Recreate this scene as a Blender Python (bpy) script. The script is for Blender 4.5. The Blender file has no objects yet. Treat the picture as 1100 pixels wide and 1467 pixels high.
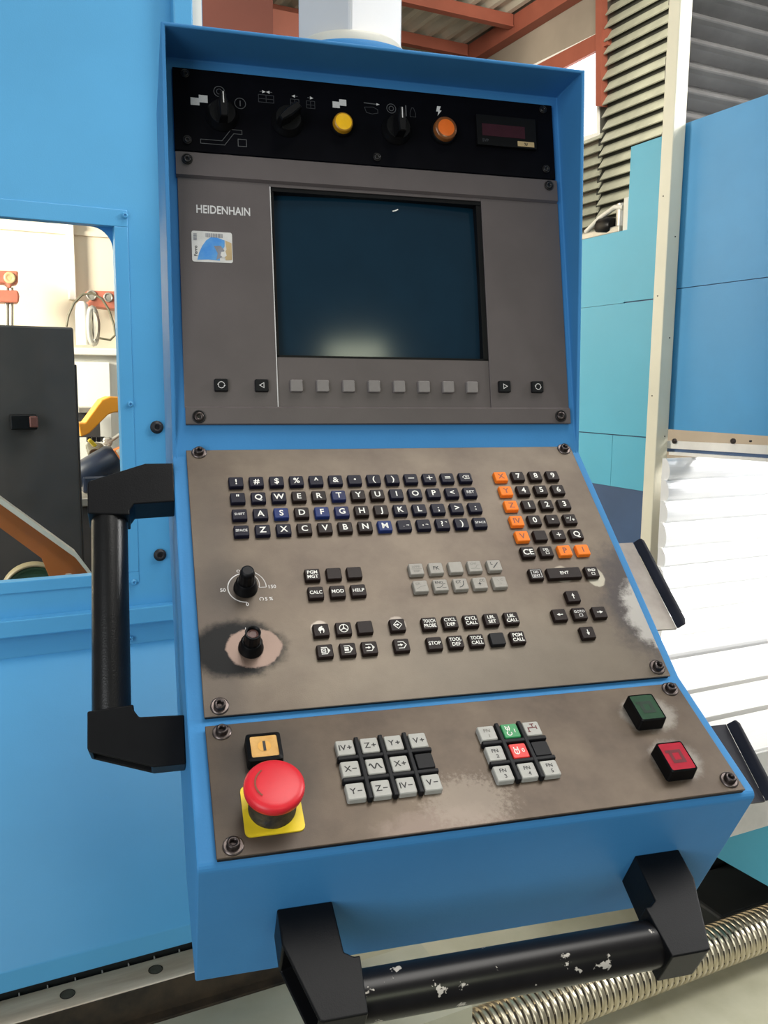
import bpy, bmesh, math, random
from mathutils import Vector, Matrix
random.seed(7)
S = bpy.context.scene
COL = S.collection
# ------------------------------------------------------------------ camera
FPX = 1241.5
CAM = Vector((-0.23582, -0.84042, 0.03856))
pit, yaw, rol = math.radians(8.334), math.radians(15.3562), math.radians(0.5577)
fw = Vector((math.sin(yaw)*math.cos(pit), math.cos(yaw)*math.cos(pit), -math.sin(pit)))
r0 = Vector((math.cos(yaw), -math.sin(yaw), 0)); u0 = r0.cross(fw)
cr = r0*math.cos(rol)+u0*math.sin(rol); cu = -r0*math.sin(rol)+u0*math.cos(rol)
cd = bpy.data.cameras.new('camera'); cam = bpy.data.objects.new('camera', cd); COL.objects.link(cam)
cd.sensor_fit = 'AUTO'; cd.sensor_width = 36; cd.lens = 36*FPX/1467; cd.clip_start = 0.02
cam.matrix_world = Matrix(((cr.x, cu.x, -fw.x, CAM.x), (cr.y, cu.y, -fw.y, CAM.y), (cr.z, cu.z, -fw.z, CAM.z), (0, 0, 0, 1)))
S.camera = cam
# ------------------------------------------------------------------ light
TH = math.radians(10.6)                       # the machine stands turned against the console
MX = Vector((math.cos(TH), math.sin(TH), 0)); MY = Vector((-math.sin(TH), math.cos(TH), 0))
def MW(a, b, z): return MX*a+MY*b+Vector((0, 0, z))
S.view_settings.view_transform = 'Standard'; S.view_settings.look = 'None'
S.view_settings.exposure = 0.0; S.view_settings.gamma = 1.0; S.view_settings.use_curve_mapping = False
w = bpy.data.worlds.new('sky'); S.world = w; w.use_nodes = True
bg = w.node_tree.nodes['Background']; bg.inputs[0].default_value = (0.86, 0.93, 1.0, 1); bg.inputs[1].default_value = 0.16
def area(name, loc, target, sx, sy, power, col=(1, 1, 1), spread=180):
    l = bpy.data.lights.new(name, 'AREA'); l.shape = 'RECTANGLE'; l.size = sx; l.size_y = sy; l.energy = power; l.color = col
    l.spread = math.radians(spread)
    o = bpy.data.objects.new(name, l); COL.objects.link(o); o.location = loc
    o.rotation_euler = (Vector(target)-Vector(loc)).to_track_quat('-Z', 'Y').to_euler()
    return o
area('hall_skylight', (0.9, -0.5, 3.2), (0.2, 0.2, -0.2), 2.4, 1.6, 80, (1, 0.97, 0.92))
area('front_fill', (-2.3, -2.6, 0.45), (-0.2, 0.4, -0.25), 1.8, 3.2, 72, (0.93, 0.97, 1))  # unseen soft light added to fill the console front and the guard
area('screen_glow_light', (0.85, -4.2, 1.2), (0, 0, 0), 0.7, 0.8, 15, (0.95, 1, 0.72))  # added behind the camera for the glow reflected in the screen
area('side_window_daylight', MW(2.1, -0.5, 1.1), MW(1.15, 0.4, -0.35), 0.9, 0.9, 29, (1, 0.99, 0.97), 100)
area('far_bay_daylight', MW(2.3, 3.0, 2.5), MW(3.6, 4.4, 1.2), 1.4, 1.4, 85, (1, 0.95, 0.86))
area('far_bay_fill', MW(-3.0, 2.1, 1.2), MW(-0.3, 4.0, 0.2), 1.0, 1.2, 280, (1, 0.94, 0.82), 130)  # added out of view to brighten the back wall and white cabinet

# ------------------------------------------------------------------ pixel -> point on a machine plane (measured positions)
def ray(u, v): return (cr*((u-550)/FPX) - cu*((v-733.5)/FPX) + fw)
def mco(X): return Vector((X.dot(MX), X.dot(MY), X.z))
def PB(u, v, b):
    r = ray(u, v); return mco(CAM+r*((b-CAM.dot(MY))/r.dot(MY)))
def PA(u, v, a):
    r = ray(u, v); return mco(CAM+r*((a-CAM.dot(MX))/r.dot(MX)))
def PZ(u, v, z):
    r = ray(u, v); return mco(CAM+r*((z-CAM.z)/r.z))

# ------------------------------------------------------------------ materials
def mat(name, col, rough=0.5, metal=0.0, var=0.0, vscale=8.0, bump=0.0, bscale=300.0, coat=0.0, emit=None, masks=(), spec=0.5, col2=None, stretch=None):
    m = bpy.data.materials.new(name); m.use_nodes = True
    nt = m.node_tree; N = nt.nodes; L = nt.links; p = N['Principled BSDF']
    p.inputs['Base Color'].default_value = (*col, 1); p.inputs['Roughness'].default_value = rough; p.inputs['Metallic'].default_value = metal
    p.inputs['Specular IOR Level'].default_value = spec; p.inputs['Coat Weight'].default_value = coat
    if emit:
        p.inputs['Emission Color'].default_value = (*emit[0], 1); p.inputs['Emission Strength'].default_value = emit[1]
    if var or bump or masks or col2:
        tc = N.new('ShaderNodeTexCoord'); src = tc.outputs['Object']
        if stretch:
            mp = N.new('ShaderNodeMapping'); mp.inputs['Scale'].default_value = stretch; L.new(src, mp.inputs[0]); nsrc = mp.outputs[0]
        else: nsrc = src
        out = None
        n1 = N.new('ShaderNodeTexNoise'); n1.inputs['Scale'].default_value = vscale; n1.inputs['Detail'].default_value = 5; n1.inputs['Roughness'].default_value = 0.6
        L.new(nsrc, n1.inputs['Vector'])
        mx = N.new('ShaderNodeMix'); mx.data_type = 'RGBA'
        c2 = col2 if col2 else tuple(min(1, c*(1+var)) for c in col)
        c1 = col if col2 else tuple(c*(1-var) for c in col)
        mr = N.new('ShaderNodeMapRange'); mr.inputs[1].default_value = 0.35; mr.inputs[2].default_value = 0.65
        L.new(n1.outputs[0], mr.inputs[0]); L.new(mr.outputs[0], mx.inputs[0])
        mx.inputs[6].default_value = (*c1, 1); mx.inputs[7].default_value = (*c2, 1); out = mx.outputs[2]
        rsock = None
        for (cx, cy, rx, ry, soft, dist, dsc, mc, mr_, amt) in masks:
            sub = N.new('ShaderNodeVectorMath'); sub.operation = 'SUBTRACT'; L.new(src, sub.inputs[0]); sub.inputs[1].default_value = (cx, cy, 0)
            dn = N.new('ShaderNodeTexNoise'); dn.inputs['Scale'].default_value = dsc; dn.inputs['Detail'].default_value = 6; dn.inputs['Roughness'].default_value = 0.7; L.new(src, dn.inputs['Vector'])
            ds = N.new('ShaderNodeMath'); ds.operation = 'SUBTRACT'; L.new(dn.outputs[0], ds.inputs[0]); ds.inputs[1].default_value = 0.5
            dm = N.new('ShaderNodeMath'); dm.operation = 'MULTIPLY'; L.new(ds.outputs[0], dm.inputs[0]); dm.inputs[1].default_value = dist
            mu = N.new('ShaderNodeVectorMath'); mu.operation = 'MULTIPLY'; L.new(sub.outputs[0], mu.inputs[0]); mu.inputs[1].default_value = (1/rx, 1/ry, 0)
            ln = N.new('ShaderNodeVectorMath'); ln.operation = 'LENGTH'; L.new(mu.outputs[0], ln.inputs[0])
            ad = N.new('ShaderNodeMath'); ad.operation = 'ADD'; L.new(ln.outputs['Value'], ad.inputs[0]); L.new(dm.outputs[0], ad.inputs[1])
            rg = N.new('ShaderNodeMapRange'); rg.interpolation_type = 'SMOOTHSTEP'; rg.inputs[1].default_value = 1+soft; rg.inputs[2].default_value = 1-soft; rg.inputs[3].default_value = 0; rg.inputs[4].default_value = amt
            L.new(ad.outputs[0], rg.inputs[0])
            m2 = N.new('ShaderNodeMix'); m2.data_type = 'RGBA'; L.new(rg.outputs[0], m2.inputs[0]); L.new(out, m2.inputs[6]); m2.inputs[7].default_value = (*mc, 1); out = m2.outputs[2]
            m3 = N.new('ShaderNodeMix'); m3.data_type = 'FLOAT'; L.new(rg.outputs[0], m3.inputs[0])
            if rsock is None: m3.inputs[2].default_value = rough
            else: L.new(rsock, m3.inputs[2])
            m3.inputs[3].default_value = mr_; rsock = m3.outputs[0]
        L.new(out, p.inputs['Base Color'])
        if rsock is not None: L.new(rsock, p.inputs['Roughness'])
        if bump:
            n2 = N.new('ShaderNodeTexNoise'); n2.inputs['Scale'].default_value = bscale; n2.inputs['Detail'].default_value = 3; L.new(nsrc, n2.inputs['Vector'])
            b = N.new('ShaderNodeBump'); b.inputs['Strength'].default_value = bump; b.inputs['Distance'].default_value = 0.001
            L.new(n2.outputs[0], b.inputs['Height']); L.new(b.outputs[0], p.inputs['Normal'])
    return m
def chips(m, thr, scale, col, stretch):
    nt = m.node_tree; N = nt.nodes; L = nt.links; p = N['Principled BSDF']
    tc = N.new('ShaderNodeTexCoord'); mp = N.new('ShaderNodeMapping'); mp.inputs['Scale'].default_value = stretch; L.new(tc.outputs['Object'], mp.inputs[0])
    n = N.new('ShaderNodeTexNoise'); n.inputs['Scale'].default_value = scale; n.inputs['Detail'].default_value = 4; n.inputs['Roughness'].default_value = 0.65; L.new(mp.outputs[0], n.inputs['Vector'])
    rg = N.new('ShaderNodeMapRange'); rg.inputs[1].default_value = thr; rg.inputs[2].default_value = thr+0.02; L.new(n.outputs[0], rg.inputs[0])
    mx = N.new('ShaderNodeMix'); mx.data_type = 'RGBA'; L.new(rg.outputs[0], mx.inputs[0])
    cur = p.inputs['Base Color'].links
    if cur: L.new(cur[0].from_socket, mx.inputs[6])
    else: mx.inputs[6].default_value = p.inputs['Base Color'].default_value
    mx.inputs[7].default_value = (*col, 1); L.new(mx.outputs[2], p.inputs['Base Color'])
    return m
BLUE = (0.056, 0.240, 0.51)
M = {}
M['paint'] = mat('blue_paint', BLUE, 0.5, spec=0.14, var=0.06, vscale=5, bump=0.12, bscale=420)
M['guard'] = mat('blue_guard_paint', (0.090, 0.365, 0.64), 0.42, var=0.05, vscale=3, bump=0.12, bscale=420)
M['teal'] = mat('teal_lit_paint', (0.075, 0.36, 0.50), 0.45, var=0.05, vscale=3, bump=0.1, bscale=300)  # column guard's teal comes from yellow light, put here into the paint
M['teal2'] = mat('blue_teal_guard_paint', (0.05, 0.27, 0.52), 0.45, var=0.07, vscale=3, bump=0.1, bscale=300)
M['navy'] = mat('navy_shade', (0.035, 0.075, 0.16), 0.5, var=0.1)  # guard blue taken down to navy: shade put into the colour
M['grey_mon'] = mat('grey_anodised', (0.110, 0.092, 0.090), 0.42, 0.25, var=0.07, vscale=14, bump=0.08, bscale=900)
PINK = (0.20, 0.135, 0.105)
BARE = (0.30, 0.275, 0.24)
M['kplate'] = mat('worn_brown_grey_plate', (0.088, 0.064, 0.046), 0.37, 0.3, col2=(0.148, 0.115, 0.082), spec=0.35, vscale=11, bump=0.06, bscale=900, masks=(
    (0.05, 0.02, 0.16, 0.05, 0.9, 1.2, 18, (0.17, 0.148, 0.115), 0.33, 0.5),
    (-0.186, 0.07, 0.02, 0.16, 0.6, 0.9, 25, (0.075, 0.06, 0.05), 0.4, 0.6),
    (0.212, 0.080, 0.045, 0.066, 0.35, 0.9, 70, (0.040, 0.033, 0.033), 0.4, 0.9),
    (0.220, 0.064, 0.037, 0.043, 0.16, 0.75, 90, (0.40, 0.38, 0.345), 0.32, 0.85),
    (0.1672, 0.1075, 0.0088, 0.0108, 0.10, 0.3, 160, (0.36, 0.33, 0.26), 0.35, 0.95),
    (0.135, 0.1125, 0.010, 0.0095, 0.10, 0.3, 160, (0.30, 0.26, 0.2), 0.35, 0.9),
    (-0.101, 0.0705, 0.0078, 0.0082, 0.10, 0.3, 160, (0.36, 0.31, 0.26), 0.35, 0.9),
    (-0.0345, 0.070, 0.0078, 0.0082, 0.10, 0.3, 160, (0.30, 0.26, 0.22), 0.35, 0.8),
    (-0.1705, 0.0575, 0.0375, 0.0255, 0.2, 0.6, 60, (0.003, 0.003, 0.003), 0.5, 1.0),
    (-0.157, 0.0575, 0.0225, 0.0185, 0.05, 0.35, 90, PINK, 0.3, 0.97),
    (-0.168, 0.117, 0.022, 0.024, 0.8, 0.8, 40, (0.03, 0.024, 0.02), 0.4, 0.6)))
M['bplate'] = mat('worn_brown_grey_plate_low', (0.074, 0.052, 0.036), 0.37, 0.3, col2=(0.128, 0.095, 0.066), spec=0.35, vscale=14, bump=0.06, bscale=900, masks=(
    (-0.165, 0.055, 0.035, 0.08, 0.7, 0.8, 30, (0.05, 0.042, 0.036), 0.42, 0.65),
    (0.158, 0.0795, 0.023, 0.0165, 0.25, 0.9, 90, BARE, 0.32, 0.75),
    (0.158, 0.034, 0.019, 0.018, 0.25, 0.8, 90, BARE, 0.32, 0.65),
    (-0.045, 0.0, 0.045, 0.017, 0.35, 1.3, 80, (0.20, 0.15, 0.12), 0.38, 0.75),
    (-0.02, 0.02, 0.03, 0.02, 0.35, 2.2, 260, (0.24, 0.2, 0.16), 0.38, 0.55)))
M['black_panel'] = mat('black_gloss_panel', (0.0025, 0.0025, 0.004), 0.45, var=0.2, vscale=30, spec=0.05)
M['black'] = mat('black_plastic', (0.004, 0.004, 0.0045), 0.38, spec=0.18, var=0.15, vscale=40, bump=0.05, bscale=800)
M['handle'] = mat('black_handle_plastic', (0.004, 0.004, 0.0045), 0.42, spec=0.18, var=0.2, vscale=30, bump=0.1, bscale=900)
M['bar'] = chips(mat('black_enamel_bar', (0.007, 0.006, 0.006), 0.3, spec=0.35, var=0.2, vscale=40), 0.625, 60, (0.5, 0.46, 0.4), (1, 0.8, 1))
M['bar2'] = mat('black_enamel_bar_clean', (0.007, 0.0065, 0.006), 0.3, spec=0.4, var=0.2, vscale=60, bump=0.15, bscale=700)
M['key_navy'] = mat('key_navy_black', (0.008, 0.0075, 0.018), 0.42, spec=0.18, var=0.1, vscale=300)
M['key_brown'] = mat('key_brown_black', (0.016, 0.009, 0.0075), 0.42, spec=0.18, var=0.1, vscale=300)
M['key_black'] = mat('key_black', (0.009, 0.009, 0.010), 0.42, spec=0.18, var=0.1, vscale=300)
M['key_blue'] = mat('key_blue', (0.014, 0.03, 0.13), 0.42, spec=0.2, var=0.1, vscale=300)
M['key_indigo'] = mat('key_indigo', (0.014, 0.02, 0.075), 0.42, spec=0.2, var=0.1, vscale=300)
M['key_orange'] = mat('key_orange', (0.95, 0.215, 0.02), 0.5, spec=0.2, var=0.04, vscale=200)
M['key_grey'] = mat('key_grey', (0.30, 0.275, 0.235), 0.45, var=0.05, vscale=200)
M['key_white'] = mat('key_pale_grey', (0.40, 0.39, 0.35), 0.42, var=0.04, vscale=200)
M['key_soft'] = mat('key_warm_grey', (0.20, 0.18, 0.17), 0.42, var=0.04, vscale=200)
M['key_green'] = mat('key_green', (0.02, 0.27, 0.08), 0.4, var=0.04, vscale=200)
M['key_red'] = mat('key_red', (0.75, 0.025, 0.02), 0.4, var=0.04, vscale=200)
M['ink_white'] = mat('ink_white', (0.80, 0.78, 0.72), 0.5, var=0.05, vscale=500)
M['ink_grey'] = mat('ink_dim_grey', (0.085, 0.085, 0.088), 0.5, var=0.05, vscale=500)
M['ink_dim'] = mat('ink_faded', (0.035, 0.035, 0.04), 0.5, var=0.05, vscale=500)
M['ink_black'] = mat('ink_black', (0.02, 0.018, 0.017), 0.5, var=0.05, vscale=500)
M['ink_faint'] = mat('ink_worn_grey', (0.19, 0.175, 0.15), 0.5, var=0.05, vscale=500)
M['ink_maroon'] = mat('ink_maroon', (0.13, 0.02, 0.02), 0.5, var=0.05, vscale=500)
M['ink_brown'] = mat('ink_brown', (0.22, 0.05, 0.015), 0.5, var=0.05, vscale=500)
M['ink_silver'] = mat('ink_silver', (0.62, 0.60, 0.58), 0.5, var=0.05, vscale=500)
M['steel_dark'] = mat('dark_screw_steel', (0.06, 0.048, 0.045), 0.32, 0.8, var=0.2, vscale=200)
M['steel_black'] = mat('black_screw_steel', (0.016, 0.014, 0.014), 0.35, 0.3, var=0.2, vscale=200)
M['washer'] = mat('washer_steel', (0.16, 0.13, 0.12), 0.32, 0.8, var=0.1, vscale=200)
M['screen'] = mat('crt_glass', (0.004, 0.021, 0.038), 0.14, coat=0.0, var=0.06, vscale=20, spec=0.5)
M['yellow'] = mat('yellow_plate', (0.85, 0.62, 0.02), 0.42, var=0.06, vscale=60)
M['red'] = mat('red_button', (0.72, 0.018, 0.03), 0.38, var=0.04, vscale=60)
M['rust_black'] = mat('grimy_black_collar', (0.012, 0.010, 0.008), 0.6, col2=(0.06, 0.045, 0.02), vscale=120, bump=0.4, bscale=300)
M['lens_yellow'] = mat('lens_yellow', (0.90, 0.50, 0.01), 0.25, var=0.06, vscale=90, emit=((1, 0.5, 0.01), 0.08))
M['lens_orange'] = mat('lens_orange', (0.72, 0.14, 0.012), 0.3, var=0.06, vscale=90, emit=((1, 0.16, 0.01), 0.06))
M['lens_rim'] = mat('lens_rim_yellow', (0.42, 0.20, 0.01), 0.3, var=0.06, vscale=90)
M['lens_rim2'] = mat('lens_rim_orange', (0.20, 0.07, 0.02), 0.2, var=0.06, vscale=90)
M['lens_cream'] = mat('lens_cream', (0.72, 0.42, 0.14), 0.45, spec=0.25, var=0.0, vscale=90, col2=(0.60, 0.32, 0.08))
M['lens_amber'] = mat('lens_amber', (0.75, 0.38, 0.06), 0.35, var=0.06, vscale=90)
M['lens_green'] = mat('lens_green', (0.020, 0.062, 0.030), 0.45, spec=0.12, var=0.1, vscale=90)
M['lens_red'] = mat('lens_red', (0.40, 0.012, 0.030), 0.45, spec=0.1, var=0.08, vscale=90)
M['lens_mark_g'] = mat('lens_green_mark', (0.008, 0.026, 0.012), 0.45, spec=0.25, var=0.1, vscale=90)
M['lens_mark_r'] = mat('lens_red_mark', (0.12, 0.005, 0.010), 0.45, spec=0.25, var=0.1, vscale=90)
M['led'] = mat('dark_red_display', (0.035, 0.004, 0.010), 0.25, var=0.1, vscale=90)
M['sticker'] = mat('sticker_paper', (0.62, 0.60, 0.56), 0.4, var=0.08, vscale=70)
M['sticker_blue'] = mat('sticker_blue', (0.05, 0.24, 0.62), 0.4, col2=(0.12, 0.34, 0.62), vscale=60)
M['sticker_tan'] = mat('sticker_tan', (0.50, 0.36, 0.18), 0.4, var=0.1, vscale=60)
M['sticker_grey'] = mat('sticker_smoke', (0.22, 0.22, 0.24), 0.4, var=0.2, vscale=60)
M['pink_core'] = mat('bare_knob_core', (0.12, 0.045, 0.035), 0.4, var=0.2, vscale=300)
M['pole_white'] = mat('pole_white', (0.66, 0.65, 0.64), 0.4, var=0.03, vscale=6)
M['seal'] = mat('cream_ring', (0.62, 0.60, 0.52), 0.4, var=0.05, vscale=20)
M['post'] = mat('cream_post', (0.66, 0.63, 0.50), 0.42, var=0.04, vscale=6)
M['tray'] = mat('grey_tray_steel', (0.20, 0.17, 0.15), 0.4, 0.4, col2=(0.32, 0.29, 0.25), vscale=16)
M['tray_lip'] = mat('dark_tray_lip', (0.020, 0.020, 0.027), 0.5, 0.0, spec=0.2, var=0.2, vscale=30)
M['table'] = mat('machined_table_steel', (0.62, 0.61, 0.58), 0.38, 0.3, var=0.06, vscale=4, bump=0.5, bscale=60, stretch=(0.05, 6, 1))
M['slot'] = mat('table_slot_dark', (0.03, 0.028, 0.025), 0.5, var=0.2)
M['cover'] = mat('bright_cover_steel', (0.80, 0.80, 0.80), 0.34, 0.2, var=0.03, vscale=3)
M['strip'] = mat('bare_steel_strip', (0.78, 0.76, 0.72), 0.35, 0.3, var=0.06, vscale=20)
M['bellow'] = mat('grey_bellows_vinyl', (0.14, 0.135, 0.13), 0.2, var=0.15, vscale=7, bump=0.3, bscale=25)
M['rail'] = mat('linear_rail_steel', (0.78, 0.68, 0.54), 0.5, 0.05, col2=(0.56, 0.45, 0.33), vscale=14, stretch=(0.4, 3, 3))
M['rail_dark'] = mat('oily_dark_steel', (0.012, 0.011, 0.010), 0.4, col2=(0.06, 0.042, 0.026), vscale=18)
M['cap_grey'] = mat('grey_bolt_cap', (0.12, 0.115, 0.09), 0.5, 0.2, var=0.2, vscale=60)
M['apron'] = mat('grey_apron_steel', (0.40, 0.385, 0.35), 0.5, 0.0, var=0.12, vscale=14)
M['bed'] = mat('cream_bed_enamel', (0.45, 0.435, 0.33), 0.35, col2=(0.30, 0.29, 0.20), vscale=4)
M['screwm'] = mat('ball_screw_steel', (0.50, 0.44, 0.32), 0.3, 0.85, var=0.1, vscale=10)
M['dark'] = mat('black_shade', (0.010, 0.012, 0.012), 0.6, var=0.2)  # black standing in for shade under the table and behind the rail
M['cream_wall'] = mat('cream_block_wall', (0.66, 0.59, 0.46), 0.8, var=0.05, vscale=1.5, bump=0.4, bscale=30)
M['white_trim'] = mat('white_trunking', (0.82, 0.80, 0.72), 0.5, var=0.02)
M['cab_black'] = mat('black_cabinet_paint', (0.030, 0.030, 0.029), 0.55, col2=(0.055, 0.048, 0.044), vscale=4)
M['cab_white'] = mat('white_cabinet_paint', (0.86, 0.84, 0.76), 0.5, var=0.02)
M['orange'] = mat('orange_jib_paint', (0.42, 0.125, 0.025), 0.5, var=0.12, vscale=6)
M['orange2'] = mat('orange_arm_paint', (0.90, 0.36, 0.02), 0.45, var=0.05, vscale=6)
M['rust'] = mat('rust_red_bracket', (0.42, 0.13, 0.08), 0.55, var=0.12, vscale=12)
M['steelred'] = mat('red_lead_steelwork', (0.30, 0.085, 0.05), 0.6, var=0.1, vscale=3)
M['steelred2'] = mat('red_lead_column', (0.17, 0.05, 0.032), 0.6, var=0.06, vscale=3)
M['green'] = mat('green_drum', (0.035, 0.09, 0.05), 0.5, var=0.15)
M['khaki'] = mat('khaki_rim', (0.25, 0.21, 0.12), 0.5, var=0.15)
M['cable'] = mat('dull_cable', (0.12, 0.11, 0.07), 0.5, var=0.15)
M['galv'] = mat('galvanised_metal', (0.42, 0.40, 0.35), 0.4, 0.5, var=0.15, vscale=12)
M['navy_motor'] = mat('navy_motor', (0.010, 0.017, 0.035), 0.4, var=0.2)
M['tan'] = mat('tan_render', (0.30, 0.25, 0.19), 0.8, var=0.12, vscale=1.2)
M['roofm'] = mat('corrugated_roof', (0.50, 0.47, 0.37), 0.6, var=0.12, vscale=2)
M['louvre'] = mat('olive_louvre', (0.36, 0.36, 0.27), 0.5, var=0.15, vscale=5)
M['louvre_dark'] = mat('louvre_backing', (0.05, 0.05, 0.04), 0.6, var=0.15, vscale=5)
M['concrete'] = mat('concrete_floor', (0.16, 0.15, 0.13), 0.7, var=0.15, vscale=2)
M['glow'] = mat('lit_window', (0.9, 0.9, 0.9), 0.5, emit=((0.97, 0.97, 1.0), 2.2))
M['black_bolt'] = mat('black_rubber_bolt', (0.012, 0.011, 0.012), 0.5, var=0.2)
gl = bpy.data.materials.new('window_pane'); gl.use_nodes = True
nt = gl.node_tree; nt.nodes.clear(); o_ = nt.nodes.new('ShaderNodeOutputMaterial'); mxs = nt.nodes.new('ShaderNodeMixShader'); tr = nt.nodes.new('ShaderNodeBsdfTransparent'); gs = nt.nodes.new('ShaderNodeBsdfGlossy'); gs.inputs['Roughness'].default_value = 0.05
tr.inputs[0].default_value = (0.95, 0.96, 0.95, 1); mxs.inputs[0].default_value = 0.008
nt.links.new(tr.outputs[0], mxs.inputs[1]); nt.links.new(gs.outputs[0], mxs.inputs[2]); nt.links.new(mxs.outputs[0], o_.inputs[0]); M['pane'] = gl

# ------------------------------------------------------------------ mesh builder
_txt = {}
def text_mesh(s):
    if s not in _txt:
        c = bpy.data.curves.new('t', 'FONT'); c.body = s; c.size = 1; c.resolution_u = 3; c.offset = 0.018
        o = bpy.data.objects.new('t', c)
        me = bpy.data.meshes.new_from_object(o)
        vs = [v.co.copy() for v in me.vertices]; fs = [tuple(p.vertices) for p in me.polygons]
        bpy.data.objects.remove(o); bpy.data.curves.remove(c); bpy.data.meshes.remove(me)
        _txt[s] = (vs, fs)
    return _txt[s]
CAPH = None
class MB:
    def __init__(s): s.v = []; s.f = []; s.m = []; s.sm = []; s.mats = []
    def mi(s, m):
        m = M[m] if isinstance(m, str) else m
        if m not in s.mats: s.mats.append(m)
        return s.mats.index(m)
    def add(s, vs, fs, m, smooth=False):
        k = len(s.v); s.v += [tuple(v) for v in vs]; i = s.mi(m)
        for f in fs: s.f.append(tuple(k+j for j in f)); s.m.append(i); s.sm.append(smooth)
        return s
    def box(s, x0, x1, y0, y1, z0, z1, m):
        vs = [(x, y, z) for z in (z0, z1) for y in (y0, y1) for x in (x0, x1)]
        return s.add(vs, [(0, 2, 3, 1), (4, 5, 7, 6), (0, 1, 5, 4), (2, 6, 7, 3), (0, 4, 6, 2), (1, 3, 7, 5)], m)
    def prism(s, pts, vec, m, smooth=False):
        n = len(pts); a = [Vector(p) for p in pts]; b = [p+Vector(vec) for p in a]
        fs = [tuple(range(n))[::-1], tuple(range(n, 2*n))]+[(i, (i+1) % n, n+(i+1) % n, n+i) for i in range(n)]
        return s.add(a+b, fs, m, smooth)
    def rings(s, rings, m, cap0=True, cap1=True, smooth=False):
        n = len(rings[0]); vs = [p for r in rings for p in r]; fs = []
        for k in range(len(rings)-1):
            for i in range(n): fs.append((k*n+i, k*n+(i+1) % n, (k+1)*n+(i+1) % n, (k+1)*n+i))
        s.add(vs, fs, m, smooth); 
        if cap0: s.add(rings[0], [tuple(range(n))[::-1]], m)
        if cap1: s.add(rings[-1], [tuple(range(n))], m)
        return s
    def lathe(s, prof, m, org=(0, 0, 0), ax=(0, 0, 1), n=24, smooth=True, cap0=True, cap1=True):
        ax = Vector(ax).normalized(); t = ax.orthogonal().normalized(); q = ax.cross(t); o = Vector(org)
        rs = [[o+ax*h+(t*math.cos(2*math.pi*i/n)+q*math.sin(2*math.pi*i/n))*r for i in range(n)] for r, h in prof]
        return s.rings(rs, m, cap0, cap1, smooth)
    def tube(s, pts, r, m, n=10, closed=False):
        pts = [Vector(p) for p in pts]; rs = []; up = None
        for i, p in enumerate(pts):
            a = pts[max(i-1, 0)]; b = pts[min(i+1, len(pts)-1)]
            if closed: a = pts[i-1]; b = pts[(i+1) % len(pts)]
            d = (b-a).normalized()
            if up is None: up = d.orthogonal().normalized()
            up = (up-d*up.dot(d)).normalized(); q = d.cross(up)
            rs.append([p+(up*math.cos(2*math.pi*k/n)+q*math.sin(2*math.pi*k/n))*r for k in range(n)])
        if closed: rs.append(rs[0])
        return s.rings(rs, m, not closed, not closed, True)
    def text(s, body, cx, cy, z, h, m, maxw=None, rot=0.0):
        global CAPH
        if CAPH is None: CAPH = max(v.y for v in text_mesh('H')[0])
        vs, fs = text_mesh(body)
        if not vs: return s
        k = h/CAPH; x0 = min(v.x for v in vs)*k; x1 = max(v.x for v in vs)*k
        kx = k*(min(1, maxw/(x1-x0)) if maxw else 1); mx_ = (min(v.x for v in vs)+max(v.x for v in vs))/2
        c, si = math.cos(rot), math.sin(rot); out = []
        for v in vs:
            x = (v.x-mx_)*kx; y = v.y*k-h/2
            out.append((cx+x*c-y*si, cy+x*si+y*c, z))
        return s.add(out, fs, m)
    def ribbon(s, pts, wd, z, m, closed=False):
        P = [Vector((p[0], p[1])) for p in pts]; n = len(P); L_ = []; R_ = []
        for i in range(n):
            if closed: a, b = P[i-1], P[(i+1) % n]
            else: a, b = P[max(i-1, 0)], P[min(i+1, n-1)]
            d0 = (P[i]-a); d1 = (b-P[i]); d = (d0.normalized() if d0.length else Vector((0, 0)))+(d1.normalized() if d1.length else Vector((0, 0)))
            d = d.normalized() if d.length > 1e-9 else Vector((1, 0)); nn = Vector((-d.y, d.x))
            k = 1.0
            if d0.length and d1.length: k = 1/max(0.5, abs(nn.dot(Vector((-d1.y, d1.x)).normalized())))
            L_.append(P[i]+nn*wd/2*k); R_.append(P[i]-nn*wd/2*k)
        vs = [(p.x, p.y, z) for p in L_]+[(p.x, p.y, z) for p in R_]
        fs = [(n+i, n+(i+1) % n, (i+1) % n, i) for i in range(n if closed else n-1)]
        return s.add(vs, fs, m)
    def flat(s, pts, z, m): return s.add([(p[0], p[1], z) for p in pts], [tuple(range(len(pts)))], m)
    def build(s, name, parent=None, loc=None, mw=None, bevel=0, seg=2, label=None, fix=True):
        me = bpy.data.meshes.new(name); me.from_pydata(s.v, [], s.f)
        for m in s.mats: me.materials.append(m)
        me.polygons.foreach_set('material_index', s.m); me.polygons.foreach_set('use_smooth', s.sm); me.update()
        o = bpy.data.objects.new(name, me); COL.objects.link(o)
        if fix:
            bm = bmesh.new(); bm.from_mesh(me); bmesh.ops.recalc_face_normals(bm, faces=[f for f in bm.faces]) if len(s.v) < 60 and fix == 'all' else None; bm.to_mesh(me); bm.free()
        if parent: o.parent = parent
        if mw is not None: o.matrix_local = mw
        if loc is not None: o.location = loc
        if bevel:
            b = o.modifiers.new('b', 'BEVEL'); b.width = bevel; b.segments = seg; b.limit_method = 'ANGLE'; b.angle_limit = math.radians(35)
        if label: o['label'] = label
        return o
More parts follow.
